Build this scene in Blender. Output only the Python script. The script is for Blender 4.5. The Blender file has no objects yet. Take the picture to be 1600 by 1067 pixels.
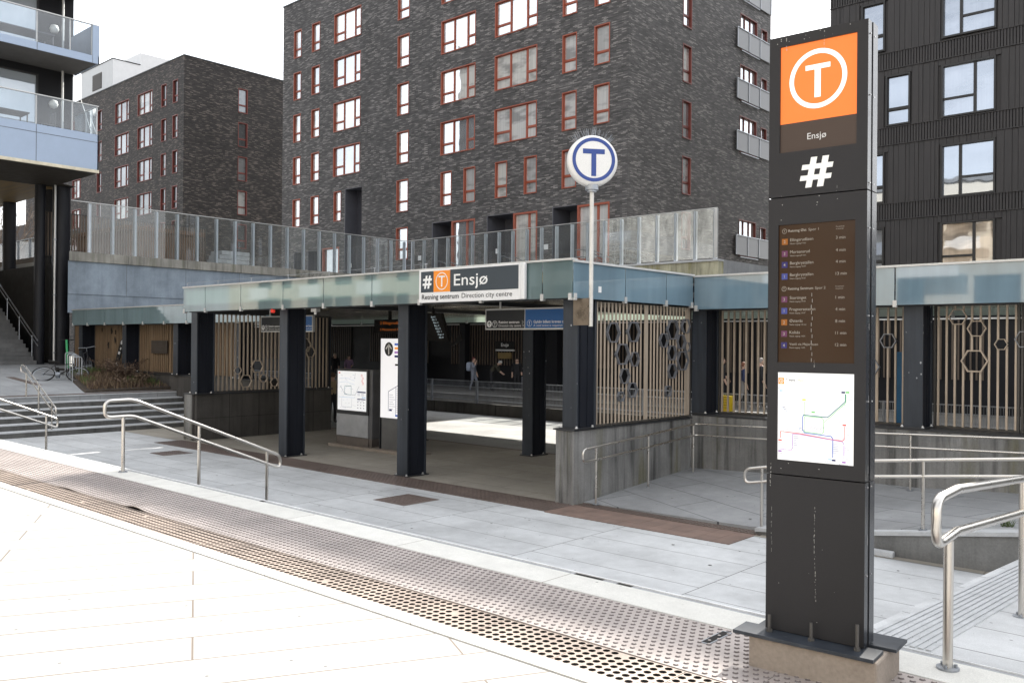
import bpy, bmesh, math, random
from mathutils import Vector, Matrix, Quaternion
R = math.radians
random.seed(11)
sc = bpy.context.scene
COL = sc.collection
W0 = {}          # world origin of every object made here

# ------------------------------------------------------------------ mesh builder
class MB:
    def __init__(s, xf=None):
        s.v = []; s.f = []; s.m = []; s.xf = xf
    def add(s, vs, fs, mi=0):
        b = len(s.v)
        for p in vs:
            p = Vector(p)
            s.v.append(tuple(s.xf @ p) if s.xf else tuple(p))
        for f in fs:
            s.f.append(tuple(b + i for i in f)); s.m.append(mi)
    def box(s, x0, x1, y0, y1, z0, z1, mi=0):
        s.add([(x0,y0,z0),(x1,y0,z0),(x1,y1,z0),(x0,y1,z0),(x0,y0,z1),(x1,y0,z1),(x1,y1,z1),(x0,y1,z1)],
              [(0,3,2,1),(4,5,6,7),(0,1,5,4),(1,2,6,5),(2,3,7,6),(3,0,4,7)], mi)
    def hexa(s, b, t, mi=0):      # 4 bottom + 4 top corners, counter-clockwise
        s.add(list(b)+list(t), [(0,3,2,1),(4,5,6,7),(0,1,5,4),(1,2,6,5),(2,3,7,6),(3,0,4,7)], mi)
    def quad(s, a, b, c, d, mi=0):
        s.add([a,b,c,d], [(0,1,2,3)], mi)
    def cyl(s, p0, p1, r0, r1=None, n=12, mi=0, caps=True):
        r1 = r0 if r1 is None else r1
        p0 = Vector(p0); p1 = Vector(p1); d = (p1-p0).normalized()
        a = d.orthogonal().normalized(); b = d.cross(a)
        vs = []
        for p, r in ((p0,r0),(p1,r1)):
            for i in range(n):
                t = 2*math.pi*i/n
                vs.append(p + a*math.cos(t)*r + b*math.sin(t)*r)
        fs = [(i,(i+1)%n,n+(i+1)%n,n+i) for i in range(n)]
        if caps: fs += [tuple(range(n-1,-1,-1)), tuple(range(n,2*n))]
        s.add(vs, fs, mi)
    def lathe(s, prof, c=(0,0,0), n=24, mi=0, axis='z'):
        vs = []; fs = []
        for (r, z) in prof:
            for i in range(n):
                t = 2*math.pi*i/n
                p = (r*math.cos(t), r*math.sin(t), z)
                if axis == 'y': p = (p[0], p[2], -p[1])
                if axis == 'x': p = (p[2], p[0], p[1])
                vs.append((p[0]+c[0], p[1]+c[1], p[2]+c[2]))
        k = len(prof)
        for j in range(k-1):
            for i in range(n):
                fs.append((j*n+i, j*n+(i+1)%n, (j+1)*n+(i+1)%n, (j+1)*n+i))
        fs.append(tuple(range(n-1,-1,-1))); fs.append(tuple(range((k-1)*n, k*n)))
        s.add(vs, fs, mi)
    def tube(s, pts, r, n=10, closed=False, mi=0):
        pts = [Vector(p) for p in pts]; k = len(pts); vs = []
        up = None
        for i in range(k):
            if closed: a, b = pts[i-1], pts[(i+1)%k]
            else: a, b = pts[max(0,i-1)], pts[min(k-1,i+1)]
            d0 = (pts[i]-a); d1 = (b-pts[i])
            d = (d0.normalized() if d0.length > 1e-9 else Vector()) + (d1.normalized() if d1.length > 1e-9 else Vector())
            d.normalize()
            if up is None: up = d.orthogonal().normalized()
            up = (up - d*up.dot(d)).normalized()
            w = d.cross(up)
            ang = d0.angle(d1)/2 if d0.length > 1e-9 and d1.length > 1e-9 else 0
            for j in range(n):
                t = 2*math.pi*j/n
                vs.append(pts[i] + up*math.cos(t)*r + w*math.sin(t)*r)
        fs = []
        for i in range(k if closed else k-1):
            q = (i+1) % k
            for j in range(n):
                fs.append((i*n+j, i*n+(j+1)%n, q*n+(j+1)%n, q*n+j))
        if not closed:
            fs += [tuple(range(n-1,-1,-1)), tuple(range((k-1)*n, k*n))]
        s.add(vs, fs, mi)
    def prism(s, poly, axis, a, b, mi=0):
        n = len(poly)
        def P(u, w, t):
            return {'x': (t,u,w), 'y': (u,t,w), 'z': (u,w,t)}[axis]
        vs = [P(u,w,a) for u,w in poly] + [P(u,w,b) for u,w in poly]
        fs = [tuple(range(n-1,-1,-1)), tuple(range(n,2*n))] + [(i,(i+1)%n,n+(i+1)%n,n+i) for i in range(n)]
        s.add(vs, fs, mi)
    def build(s, name, mats, parent=None, origin=None, smooth=None, bevel=0, fixn=True):
        o0 = Vector(origin) if origin is not None else (W0[parent.name] if parent else Vector((0,0,0)))
        me = bpy.data.meshes.new(name)
        me.from_pydata([tuple(Vector(p)-o0) for p in s.v], [], s.f)
        if not isinstance(mats, (list, tuple)): mats = [mats]
        for m in mats: me.materials.append(m)
        me.polygons.foreach_set('material_index', s.m)
        if fixn:
            bm = bmesh.new(); bm.from_mesh(me)
            bmesh.ops.recalc_face_normals(bm, faces=bm.faces)
            bm.to_mesh(me); bm.free()
        if smooth:
            me.shade_smooth(); me.set_sharp_from_angle(angle=R(smooth))
        me.update()
        o = bpy.data.objects.new(name, me); COL.objects.link(o)
        W0[o.name] = o0
        if parent:
            o.parent = parent
            o.location = o0 - W0[parent.name]
        else: o.location = o0
        if bevel:
            b = o.modifiers.new('bevel', 'BEVEL'); b.width = bevel; b.segments = 2; b.limit_method = 'ANGLE'; b.angle_limit = R(40)
        return o

def rounded(pts, rad, seg=5, closed=True):
    pts = [Vector(p) for p in pts]; out = []; k = len(pts)
    for i in range(k):
        if not closed and i in (0, k-1): out.append(pts[i]); continue
        a, p, b = pts[i-1], pts[i], pts[(i+1)%k]
        u = (a-p); v = (b-p); r = min(rad, u.length*.45, v.length*.45)
        p0 = p+u.normalized()*r; p1 = p+v.normalized()*r
        if u.angle(v) > R(165): out += [p]; continue
        for j in range(seg+1):
            t = j/seg
            out.append(p0*(1-t)**2 + p*2*t*(1-t) + p1*t*t)
    return out

def tag(o, label=None, cat=None, group=None, kind=None):
    if label: o['label'] = label
    if cat: o['category'] = cat
    if group: o['group'] = group
    if kind: o['kind'] = kind
    return o
def thing(name, label, cat, loc, group=None):
    o = bpy.data.objects.new(name, None); COL.objects.link(o); o.location = loc
    o.empty_display_size = .2
    W0[o.name] = Vector(loc)
    return tag(o, label, cat, group)
def structure(o): return tag(o, kind='structure')
def dup(root, loc=None, rot=None, label=None, group=None, parent=None):
    r = root.copy(); COL.objects.link(r)
    W0[r.name] = Vector(loc) if loc is not None else W0[root.name]
    if parent is not None:
        r.parent = parent
        if loc is not None: r.location = Vector(loc) - W0[parent.name]
    elif loc is not None: r.location = loc
    if rot is not None: r.rotation_euler = rot
    if label: r['label'] = label
    if group: r['group'] = group
    for ch in list(root.children):
        c = ch.copy(); COL.objects.link(c); c.parent = r
        for g in list(ch.children):
            d = g.copy(); COL.objects.link(d); d.parent = c
    return r

# ------------------------------------------------------------------ lettering
FONTC = {}
def glyphs(txt, bold):
    if (txt, bold) in FONTC: return FONTC[(txt, bold)]
    cu = bpy.data.curves.new('t', 'FONT'); cu.body = txt; cu.size = 1; cu.offset = bold; cu.resolution_u = 3
    o = bpy.data.objects.new('t', cu); COL.objects.link(o)
    bpy.context.view_layer.update()
    me = bpy.data.meshes.new_from_object(o.evaluated_get(bpy.context.evaluated_depsgraph_get()))
    vs = [tuple(v.co) for v in me.vertices]; fs = [tuple(p.vertices) for p in me.polygons]
    bpy.data.objects.remove(o); bpy.data.curves.remove(cu); bpy.data.meshes.remove(me)
    FONTC[(txt, bold)] = (vs, fs)
    return vs, fs
def write(mb, txt, size, org, u, v, mi=0, bold=0, width=None, align='l', hscale=None):
    vs, fs = glyphs(txt, bold)
    if not vs: return
    x0 = min(p[0] for p in vs); x1 = max(p[0] for p in vs)
    sx = size
    if width: sx = width/(x1-x0)
    if hscale: sx = size*hscale
    off = {'l': x0, 'c': (x0+x1)/2, 'r': x1}[align]
    org = Vector(org); u = Vector(u); v = Vector(v)
    mb.add([org + u*((p[0]-off)*sx) + v*(p[1]*size) for p in vs], fs, mi)
def plate(mb, org, u, v, a0, a1, b0, b1, mi=0):
    org = Vector(org); u = Vector(u); v = Vector(v)
    mb.quad(org+u*a0+v*b0, org+u*a1+v*b0, org+u*a1+v*b1, org+u*a0+v*b1, mi)
def ring(mb, org, u, v, c, ro, ri, n=40, mi=0, asp=1):
    org = Vector(org); u = Vector(u); v = Vector(v); vs = []
    for r in (ro, ri):
        for i in range(n):
            t = 2*math.pi*i/n
            vs.append(org + u*(c[0]+r*math.cos(t)*asp) + v*(c[1]+r*math.sin(t)))
    mb.add(vs, [(i,(i+1)%n,n+(i+1)%n,n+i) for i in range(n)], mi)
def disc(mb, org, u, v, c, r, n=32, mi=0, asp=1):
    org = Vector(org); u = Vector(u); v = Vector(v)
    mb.add([org+u*(c[0]+r*math.cos(2*math.pi*i/n)*asp)+v*(c[1]+r*math.sin(2*math.pi*i/n)) for i in range(n)], [tuple(range(n))], mi)
def line2(mb, org, u, v, pts, w, mi=0):
    for (a, b) in zip(pts[:-1], pts[1:]):
        d = Vector((b[0]-a[0], b[1]-a[1])); L = d.length
        if L < 1e-9: continue
        d /= L; nn = Vector((-d.y, d.x))*w/2
        q = [(a[0]-nn.x-d.x*w*.3,a[1]-nn.y-d.y*w*.3),(b[0]-nn.x+d.x*w*.3,b[1]-nn.y+d.y*w*.3),(b[0]+nn.x+d.x*w*.3,b[1]+nn.y+d.y*w*.3),(a[0]+nn.x-d.x*w*.3,a[1]+nn.y-d.y*w*.3)]
        o = Vector(org); U = Vector(u); V = Vector(v)
        mb.quad(*[o+U*x+V*y for x,y in q], mi)
def hashmark(mb, org, u, v, x0, x1, y0, y1, mi=0):
    """one outline: slanted uprights cut where the two bars run through"""
    w = x1-x0; h = y1-y0
    P = lambda a, b: Vector(org)+Vector(u)*(x0+a*w)+Vector(v)*(y0+b*h)
    sx = lambda a, b: a+.17*b
    bars = ((.24,.41),(.60,.77)); ups = ((.17,.36),(.52,.71))
    for (c, d), s0 in zip(bars, (0.0,.05)): mb.quad(P(s0,c),P(s0+.93,c),P(s0+.96,d),P(s0+.03,d),mi)
    zs = [0, .24, .41, .60, .77, 1]
    for a, b in ups:
        for k in (0, 2, 4): mb.quad(P(sx(a,zs[k]),zs[k]),P(sx(b,zs[k]),zs[k]),P(sx(b,zs[k+1]),zs[k+1]),P(sx(a,zs[k+1]),zs[k+1]),mi)

# ------------------------------------------------------------------ materials
class NT:
    def __init__(s, name):
        s.m = bpy.data.materials.new(name); s.m.use_nodes = True
        s.t = s.m.node_tree; s.n = s.t.nodes; s.n.clear()
        s.out = s.n.new('ShaderNodeOutputMaterial')
    def new(s, kind, **kw):
        n = s.n.new('ShaderNode'+kind)
        for k, v in kw.items():
            if k in n.inputs.keys() if hasattr(n.inputs,'keys') else False: n.inputs[k].default_value = v
            else: setattr(n, k, v)
        return n
    def link(s, a, b): s.t.links.new(a, b)
    def pos(s, scale=(1,1,1), rot=(0,0,0), loc=(0,0,0)):
        g = s.n.new('ShaderNodeNewGeometry')
        mp = s.n.new('ShaderNodeMapping'); mp.inputs['Scale'].default_value = scale; mp.inputs['Rotation'].default_value = rot; mp.inputs['Location'].default_value = loc
        s.link(g.outputs['Position'], mp.inputs['Vector']); return mp.outputs['Vector']
    def noise(s, vec, scale, detail=5, rough=.6):
        n = s.n.new('ShaderNodeTexNoise'); n.inputs['Scale'].default_value = scale; n.inputs['Detail'].default_value = detail; n.inputs['Roughness'].default_value = rough
        s.link(vec, n.inputs['Vector']); return n.outputs['Fac']
    def ramp(s, fac, stops, interp='LINEAR'):
        r = s.n.new('ShaderNodeValToRGB'); r.color_ramp.interpolation = interp
        e = r.color_ramp.elements
        while len(e) < len(stops): e.new(.5)
        for el, (p, c) in zip(e, stops):
            el.position = p; el.color = (c, c, c, 1) if isinstance(c, (int, float)) else (*c, 1)
        s.link(fac, r.inputs['Fac']); return r.outputs['Color']
    def mix(s, fac, a, b, mode='MIX'):
        n = s.n.new('ShaderNodeMix'); n.data_type = 'RGBA'; n.blend_type = mode
        for val, sock in ((fac, n.inputs[0]), (a, n.inputs[6]), (b, n.inputs[7])):
            if isinstance(val, (int, float)): sock.default_value = val if sock.type == 'VALUE' else (val,val,val,1)
            elif isinstance(val, tuple): sock.default_value = (*val, 1)
            else: s.link(val, sock)
        return n.outputs[2]
    def math(s, op, a, b=None):
        n = s.n.new('ShaderNodeMath'); n.operation = op
        for i, val in enumerate((a, b)):
            if val is None: continue
            if isinstance(val, (int, float)): n.inputs[i].default_value = val
            else: s.link(val, n.inputs[i])
        return n.outputs[0]
    def bsdf(s, color, rough=.6, metal=0, spec=.5, bump=None, bstr=.2, bdist=.01, coat=0, emit=None, estr=0):
        b = s.n.new('ShaderNodeBsdfPrincipled')
        if isinstance(color, tuple): b.inputs['Base Color'].default_value = (*color, 1)
        else: s.link(color, b.inputs['Base Color'])
        if isinstance(rough, (int, float)): b.inputs['Roughness'].default_value = rough
        else: s.link(rough, b.inputs['Roughness'])
        b.inputs['Metallic'].default_value = metal; b.inputs['Specular IOR Level'].default_value = spec
        b.inputs['Coat Weight'].default_value = coat
        if emit is not None:
            if isinstance(emit, tuple): b.inputs['Emission Color'].default_value = (*emit, 1)
            else: s.link(emit, b.inputs['Emission Color'])
            b.inputs['Emission Strength'].default_value = estr
        if bump is not None:
            bp = s.n.new('ShaderNodeBump'); bp.inputs['Strength'].default_value = bstr; bp.inputs['Distance'].default_value = bdist
            s.link(bump, bp.inputs['Height']); s.link(bp.outputs['Normal'], b.inputs['Normal'])
        return b
    def done(s, shader): s.link(shader.outputs[0], s.out.inputs['Surface']); return s.m

def plain(name, c, rough=.6, metal=0, var=.15, scale=4, bump=.1, bscale=80, spec=.5, stretch=(1,1,1), fine=.08, rvar=.08):
    t = NT(name); p = t.pos(stretch)
    n = t.noise(p, scale); f = t.noise(t.pos(), bscale, 3)
    lo = tuple(x*(1-var) for x in c); hi = tuple(min(1, x*(1+var)) for x in c)
    col = t.ramp(n, [(.3, lo), (.7, hi)])
    col = t.mix(1.0, col, t.ramp(f, [(.3, 1-fine), (.7, 1+fine)]), 'MULTIPLY')
    rr = t.ramp(n, [(.3, max(0,rough-rvar)), (.7, min(1,rough+rvar))])
    return t.done(t.bsdf(col, rr, metal, spec, f if bump else None, bump, .004))

def emit_mat(name, c, strength, base=None, rough=.25, spec=.2):
    t = NT(name); return t.done(t.bsdf(base or tuple(x*.5 for x in c), rough, 0, spec, emit=c, estr=strength))

def concrete(name, c, streak=.5, dark=.45, moss=None, board=False, rough=.85):
    t = NT(name)
    big = t.noise(t.pos((1,1,1)), .9, 6, .65)
    st = t.noise(t.pos((3.2,3.2,.22)), 1.6, 5, .65)
    fine = t.noise(t.pos(), 45, 4)
    col = t.ramp(big, [(.32, tuple(x*.72 for x in c)), (.55, c), (.72, tuple(min(1,x*1.22) for x in c))])
    col = t.mix(streak, col, t.ramp(st, [(.3, dark), (.5, .95), (.7, 1.15)]), 'MULTIPLY')
    if moss:
        ms = t.noise(t.pos((1.6,1.6,.16)), 1.5, 5, .7)
        col = t.mix(t.ramp(ms, [(.54, 0.0), (.68, .75)]), col, moss)
    col = t.mix(1.0, col, t.ramp(fine, [(.3, .88), (.7, 1.1)]), 'MULTIPLY')
    h = fine
    if board:
        w = t.noise(t.pos((22,22,.15)), 1.0, 2); col = t.mix(.35, col, t.ramp(w, [(.35,.7),(.6,1.1)]), 'MULTIPLY')
        h = t.math('ADD', fine, t.math('MULTIPLY', w, 1.5))
    return t.done(t.bsdf(col, rough, 0, .3, h, .35, .006))

def paving(name, c, joint, bw, rh, swap=False, rot=0, msize=.006, var=.10, grime=.25, rough=.7, off=.5, loc=(0,0,0), specks=True):
    t = NT(name)
    v = t.pos((1,1,1), (0,0,rot), loc)
    if swap:
        sp = t.n.new('ShaderNodeSeparateXYZ'); t.link(v, sp.inputs[0])
        cb = t.n.new('ShaderNodeCombineXYZ'); t.link(sp.outputs[1], cb.inputs[0]); t.link(sp.outputs[0], cb.inputs[1]); v = cb.outputs[0]
    br = t.n.new('ShaderNodeTexBrick'); br.offset = off; br.squash = 1
    br.inputs['Scale'].default_value = 1; br.inputs['Mortar Size'].default_value = msize; br.inputs['Mortar Smooth'].default_value = .1
    br.inputs['Brick Width'].default_value = bw; br.inputs['Row Height'].default_value = rh; br.inputs['Bias'].default_value = 0
    br.inputs['Color1'].default_value = (1-var,1-var,1-var,1); br.inputs['Color2'].default_value = (1+var*.6,1+var*.6,1+var*.6,1); br.inputs['Mortar'].default_value = (1,1,1,1)
    t.link(v, br.inputs['Vector'])
    big = t.noise(t.pos(), .7, 7, .65); mid = t.noise(t.pos(), 6, 5); fine = t.noise(t.pos(), 160, 2)
    col = t.ramp(big, [(.3, tuple(x*(1-grime) for x in c)), (.62, c), (.8, tuple(min(1,x*1.06) for x in c))])
    col = t.mix(1, col, br.outputs['Color'], 'MULTIPLY')
    col = t.mix(1, col, t.ramp(mid, [(.3,.92),(.7,1.05)]), 'MULTIPLY')
    col = t.mix(1, col, t.ramp(fine, [(.3,.86),(.7,1.1)]), 'MULTIPLY')
    if specks:
        for sc_, lim, th_ in ((2.6,.030,.62),(7.0,.030,.80)):
            vo = t.n.new('ShaderNodeTexVoronoi'); vo.voronoi_dimensions = '2D'; vo.inputs['Scale'].default_value = sc_; t.link(t.pos(), vo.inputs['Vector'])
            k = t.math('MULTIPLY', t.ramp(vo.outputs['Distance'], [(lim*.7,.8),(lim,0.0)]), t.ramp(vo.outputs['Color'], [(th_,0.0),(th_+.02,1.0)]))
            col = t.mix(k, col, tuple(x*.22 for x in c))
    col = t.mix(br.outputs['Fac'], col, joint)
    h = t.math('SUBTRACT', t.math('MULTIPLY', fine, .15), br.outputs['Fac'])
    return t.done(t.bsdf(col, rough, 0, .35, h, .5, .006))

def brickwall(name, lo, hi, tint=1.0):
    t = NT(name)
    g = t.n.new('ShaderNodeNewGeometry'); sp = t.n.new('ShaderNodeSeparateXYZ'); t.link(g.outputs['Position'], sp.inputs[0])
    cb = t.n.new('ShaderNodeCombineXYZ'); t.link(t.math('ADD', sp.outputs[0], sp.outputs[1]), cb.inputs[0]); t.link(sp.outputs[2], cb.inputs[1])
    def brick(w, h, off):
        br = t.n.new('ShaderNodeTexBrick'); br.offset = off; br.offset_frequency = 2
        for k, vv in {'Scale':1,'Mortar Size':.006,'Mortar Smooth':.1,'Brick Width':w,'Row Height':h,'Bias':0}.items(): br.inputs[k].default_value = vv
        br.inputs['Color1'].default_value = (0,0,0,1); br.inputs['Color2'].default_value = (1,1,1,1); br.inputs['Mortar'].default_value = (.3,.3,.3,1)
        t.link(cb.outputs[0], br.inputs['Vector']); return br
    br = brick(.31, .062, .37)
    big = t.noise(cb.outputs[0], .5, 5, .6)
    cl = t.noise(t.pos((.9,.9,2.6)), 1.3, 5, .7)
    val = t.math('ADD', t.math('MULTIPLY', br.outputs['Color'], .62), t.math('MULTIPLY', cl, .66))
    col = t.ramp(val, [(.2, tuple(x*.55 for x in lo)), (.52, lo), (.78, tuple(x*1.5 for x in lo)), (.90, hi), (1.0, tuple(x*1.3 for x in hi))])
    col = t.mix(1, col, t.ramp(big, [(.3, .75), (.7, 1.2)]), 'MULTIPLY')
    col = t.mix(br.outputs['Fac'], col, tuple(x*.55 for x in lo))
    h = t.math('SUBTRACT', t.math('MULTIPLY', br.outputs['Color'], .6), br.outputs['Fac'])
    return t.done(t.bsdf(col, .65, 0, .3, h, .5, .012))

def pane_mat(name, stops, refl=.35, tint=(.9,.95,1.0), fold=True):
    """window glass: a mirror-like coat over whatever hangs behind it (blind, curtain or dark room)"""
    t = NT(name)
    oi = t.n.new('ShaderNodeObjectInfo')
    base = t.ramp(oi.outputs['Random'], stops, 'CONSTANT')
    if fold:
        f = t.noise(t.pos((5,5,.15)), 1.4, 3); base = t.mix(.6, base, t.ramp(f, [(.35,.75),(.65,1.1)]), 'MULTIPLY')
        b2 = t.noise(t.pos((.5,.5,1.3)), 1.0, 3); base = t.mix(.75, base, t.ramp(b2, [(.36,.3),(.50,1.0)]), 'MULTIPLY')
    d = t.bsdf(base, .5, 0, .2)
    gl = t.n.new('ShaderNodeBsdfGlossy'); gl.inputs['Roughness'].default_value = .015; gl.inputs['Color'].default_value = (*tint, 1)
    bpn = t.noise(t.pos(), 1.1, 1); bp = t.n.new('ShaderNodeBump'); bp.inputs['Strength'].default_value = .06; bp.inputs['Distance'].default_value = .05
    t.link(bpn, bp.inputs['Height']); t.link(bp.outputs['Normal'], gl.inputs['Normal'])
    lw = t.n.new('ShaderNodeFresnel'); lw.inputs['IOR'].default_value = 1.6
    fac = t.math('MINIMUM', t.math('ADD', lw.outputs[0], refl), 1.0)
    mx = t.n.new('ShaderNodeMixShader'); t.link(fac, mx.inputs[0]); t.link(d.outputs[0], mx.inputs[1]); t.link(gl.outputs[0], mx.inputs[2])
    return t.done(mx)

def clear_glass(name, tint, refl=.06, dirt=0.0, dirtcol=(.75,.78,.75)):
    t = NT(name)
    tr = t.n.new('ShaderNodeBsdfTransparent'); tr.inputs['Color'].default_value = (*tint, 1)
    gl = t.n.new('ShaderNodeBsdfGlossy'); gl.inputs['Roughness'].default_value = .01
    lw = t.n.new('ShaderNodeFresnel'); lw.inputs['IOR'].default_value = 1.45
    fac = t.math('MINIMUM', t.math('ADD', lw.outputs[0], refl), 1)
    mx = t.n.new('ShaderNodeMixShader'); t.link(fac, mx.inputs[0]); t.link(tr.outputs[0], mx.inputs[1]); t.link(gl.outputs[0], mx.inputs[2])
    if dirt > 0:
        n = t.noise(t.pos((1.5,1.5,.5)), 1.4, 6, .7)
        a = t.n.new('ShaderNodeBsdfDiffuse'); a.inputs['Color'].default_value = (*dirtcol, 1)
        b = t.n.new('ShaderNodeBsdfTranslucent'); b.inputs['Color'].default_value = (*dirtcol, 1)
        ab = t.n.new('ShaderNodeMixShader'); ab.inputs[0].default_value = .6; t.link(a.outputs[0], ab.inputs[1]); t.link(b.outputs[0], ab.inputs[2])
        m2 = t.n.new('ShaderNodeMixShader'); t.link(t.ramp(n, [(.32, dirt*.25), (.7, dirt)]), m2.inputs[0]); t.link(mx.outputs[0], m2.inputs[1]); t.link(ab.outputs[0], m2.inputs[2])
        return t.done(m2)
    return t.done(mx)

def frosted(name, c, trans=.45, tcol=None, refl=.05):
    t = NT(name)
    n = t.noise(t.pos((1,1,.35)), 1.2, 5, .65); s2 = t.noise(t.pos((6,6,.3)), 1.0, 4)
    col = t.ramp(n, [(.3, tuple(x*.82 for x in c)), (.7, tuple(min(1,x*1.12) for x in c))])
    col = t.mix(.5, col, t.ramp(s2, [(.35,.85),(.65,1.08)]), 'MULTIPLY')
    d = t.n.new('ShaderNodeBsdfDiffuse'); t.link(col, d.inputs['Color'])
    tl = t.n.new('ShaderNodeBsdfTranslucent'); tl.inputs['Color'].default_value = (*(tcol or c), 1)
    m1 = t.n.new('ShaderNodeMixShader'); m1.inputs[0].default_value = trans; t.link(d.outputs[0], m1.inputs[1]); t.link(tl.outputs[0], m1.inputs[2])
    gl = t.n.new('ShaderNodeBsdfGlossy'); gl.inputs['Roughness'].default_value = .03
    lw = t.n.new('ShaderNodeFresnel'); lw.inputs['IOR'].default_value = 1.5
    fac = t.math('MINIMUM', t.math('ADD', lw.outputs[0], refl), 1)
    m2 = t.n.new('ShaderNodeMixShader'); t.link(fac, m2.inputs[0]); t.link(m1.outputs[0], m2.inputs[1]); t.link(gl.outputs[0], m2.inputs[2])
    return t.done(m2)

M = {}
M['plaza'] = paving('plaza_paving', (.335,.329,.320), (.14,.115,.095), 2.7, .37, rot=R(-62), msize=.006, var=.05, grime=.10)
M['sunken'] = paving('sunken_paving', (.595,.605,.61), (.14,.14,.14), .62, 2.4, swap=True, msize=.0065, var=.06, grime=.30, loc=(0,.3,0))
M['ramp'] = paving('ramp_paving', (.34,.345,.35), (.07,.07,.075), 2.3, .72, rot=R(24), msize=.007, var=.08, grime=.3)
M['landing'] = paving('landing_paving', (.36,.37,.38), (.18,.18,.18), 2.4, .6, msize=.006, var=.06, grime=.25)
M['hall'] = paving('hall_paving', (.36,.33,.28), (.15,.13,.11), 1.8, .9, msize=.006, var=.1, grime=.22)
M['kerb'] = paving('kerb_stone', (.66,.65,.61), (.25,.22,.19), 1.55, 5, msize=.004, var=.03, grime=.1)
M['step'] = concrete('step_stone', (.115,.113,.108), .6, .4)
M['nosing'] = plain('nosing_stone', (.46,.47,.48), .6, 0, .12, 6)
M['ground'] = plain('ground_soil', (.16,.15,.13), .9)
M['ballast'] = plain('track_ballast', (.07,.06,.055), .95, 0, .4, 9, .6, 30)
M['cor'] = plain('weathered_steel_plate', (.38,.335,.315), .5, .2, .16, 2.2, .15, 120)
M['corb'] = plain('brown_steel_grating', (.28,.225,.19), .55, .1, .2, 2.5, .15, 120)
M['band'] = plain('brown_tactile_steel', (.15,.115,.10), .6, .2, .25, 1.6, .2, 90)
M['bandred'] = plain('reddish_paver', (.19,.13,.105), .75, 0, .22, 3, .2, 90)
M['black'] = plain('black_void', (.012,.011,.010), .9, 0, .1)
M['groove'] = plain('drain_channel_grey', (.30,.31,.32), .6)
M['edge'] = plain('white_steel_edge', (.72,.73,.74), .4)
M['conc'] = concrete('board_concrete', (.225,.222,.215), .95, .22, moss=(.14,.13,.075), board=True)
M['wallconc'] = concrete('smooth_concrete', (.26,.31,.365), .35, .55)
M['coping'] = concrete('mossy_concrete', (.30,.29,.26), .7, .35, moss=(.12,.12,.08))
M['ybeam'] = concrete('yellow_stained_concrete', (.46,.44,.32), .85, .4, moss=(.20,.18,.06))
M['plinth'] = concrete('totem_concrete', (.30,.255,.215), .4, .6)
M['darkconc'] = concrete('dark_concrete', (.075,.07,.065), .6, .4)
M['col'] = plain('dark_blue_steel', (.034,.040,.052), .45, .05, .3, 1.5, .08, 140, .3, stretch=(2,2,.4), fine=.14)
def chipped(name, c):
    t = NT(name); n = t.noise(t.pos((2,2,.4)), 1.5); st = t.noise(t.pos((9,9,.25)), 1.2, 4); f = t.noise(t.pos(), 140, 3)
    col = t.ramp(n, [(.3, tuple(x*.75 for x in c)), (.7, tuple(x*1.3 for x in c))])
    col = t.mix(.6, col, t.ramp(st, [(.35,.7),(.65,1.25)]), 'MULTIPLY')
    vo = t.n.new('ShaderNodeTexVoronoi'); vo.inputs['Scale'].default_value = 9; t.link(t.pos((1,1,.7)), vo.inputs['Vector'])
    k = t.math('MULTIPLY', t.ramp(vo.outputs['Distance'], [(.10,1.0),(.14,0.0)]), t.ramp(t.noise(t.pos(), 2.2, 2), [(.55,0.0),(.60,1.0)]))
    col = t.mix(k, col, (.34,.35,.36))
    return t.done(t.bsdf(col, .45, 0, .3, f, .08, .004))
M['col'] = chipped('dark_blue_steel', (.034,.040,.050))
M['colin'] = plain('shaded_column_infill', (.012,.014,.020), .5, 0, .25, 1.5, .08, 140, .2, stretch=(2,2,.4))  # darker copy of the column paint, shade of the column sides put in
M['colcap'] = plain('dark_plate', (.03,.032,.036), .45, .2)
M['bolt'] = plain('galvanised_bolt', (.7,.7,.7), .3, .8)
M['totem'] = plain('charcoal_sheet_metal', (.020,.0195,.0215), .55, 0, .16, 2, .06, 200, .28)
M['totemside'] = plain('glossy_dark_sheet_metal', (.022,.025,.031), .26, 0, .12, 2, .02, 200, .35, rvar=.03)
M['scratch'] = plain('scratched_paint', (.30,.295,.285), .7)
M['steel'] = plain('brushed_stainless', (.62,.59,.55), .28, 1.0, .04, 3, 0, 60, fine=.02, rvar=.02)
M['galv'] = plain('galvanised_steel', (.34,.36,.39), .45, .75, .12, 5)
M['pole'] = plain('off_white_pole', (.62,.60,.56), .4, .1)
M['slat'] = plain('beige_slat', (.44,.36,.28), .45, .1, .16, 3, .05, 90, stretch=(2,2,.4))
M['slatframe'] = plain('dark_slat_frame', (.06,.055,.05), .5, .2)
M['wood'] = plain('brown_wood_slat', (.20,.135,.08), .7, 0, .35, 2.5, .2, 60, stretch=(7,7,.3))
M['oldwood'] = plain('weathered_wood', (.17,.13,.10), .8, 0, .35, 2.5, .2, 60, stretch=(7,7,.3))
M['hexm'] = plain('grey_hexagon_steel', (.20,.21,.235), .35, .4, .12, 5)
M['ceil'] = plain('brown_metal_ceiling', (.50,.44,.34), .20, .85, .3, 1.2, .12, 3, stretch=(.5,2,1))
M['roofm'] = plain('roof_felt', (.16,.16,.16), .9)
M['alu'] = plain('aluminium_coping', (.55,.55,.54), .45, .5, .1, 3)
M['fasc'] = frosted('teal_frosted_glass', (.20,.275,.285), .40, (.52,.68,.64), .045)
M['fascb'] = frosted('blue_frosted_glass', (.20,.30,.37), .20, (.4,.54,.56), .07)
M['brick'] = brickwall('charcoal_brick', (.076,.072,.071), (.21,.195,.187))
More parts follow.
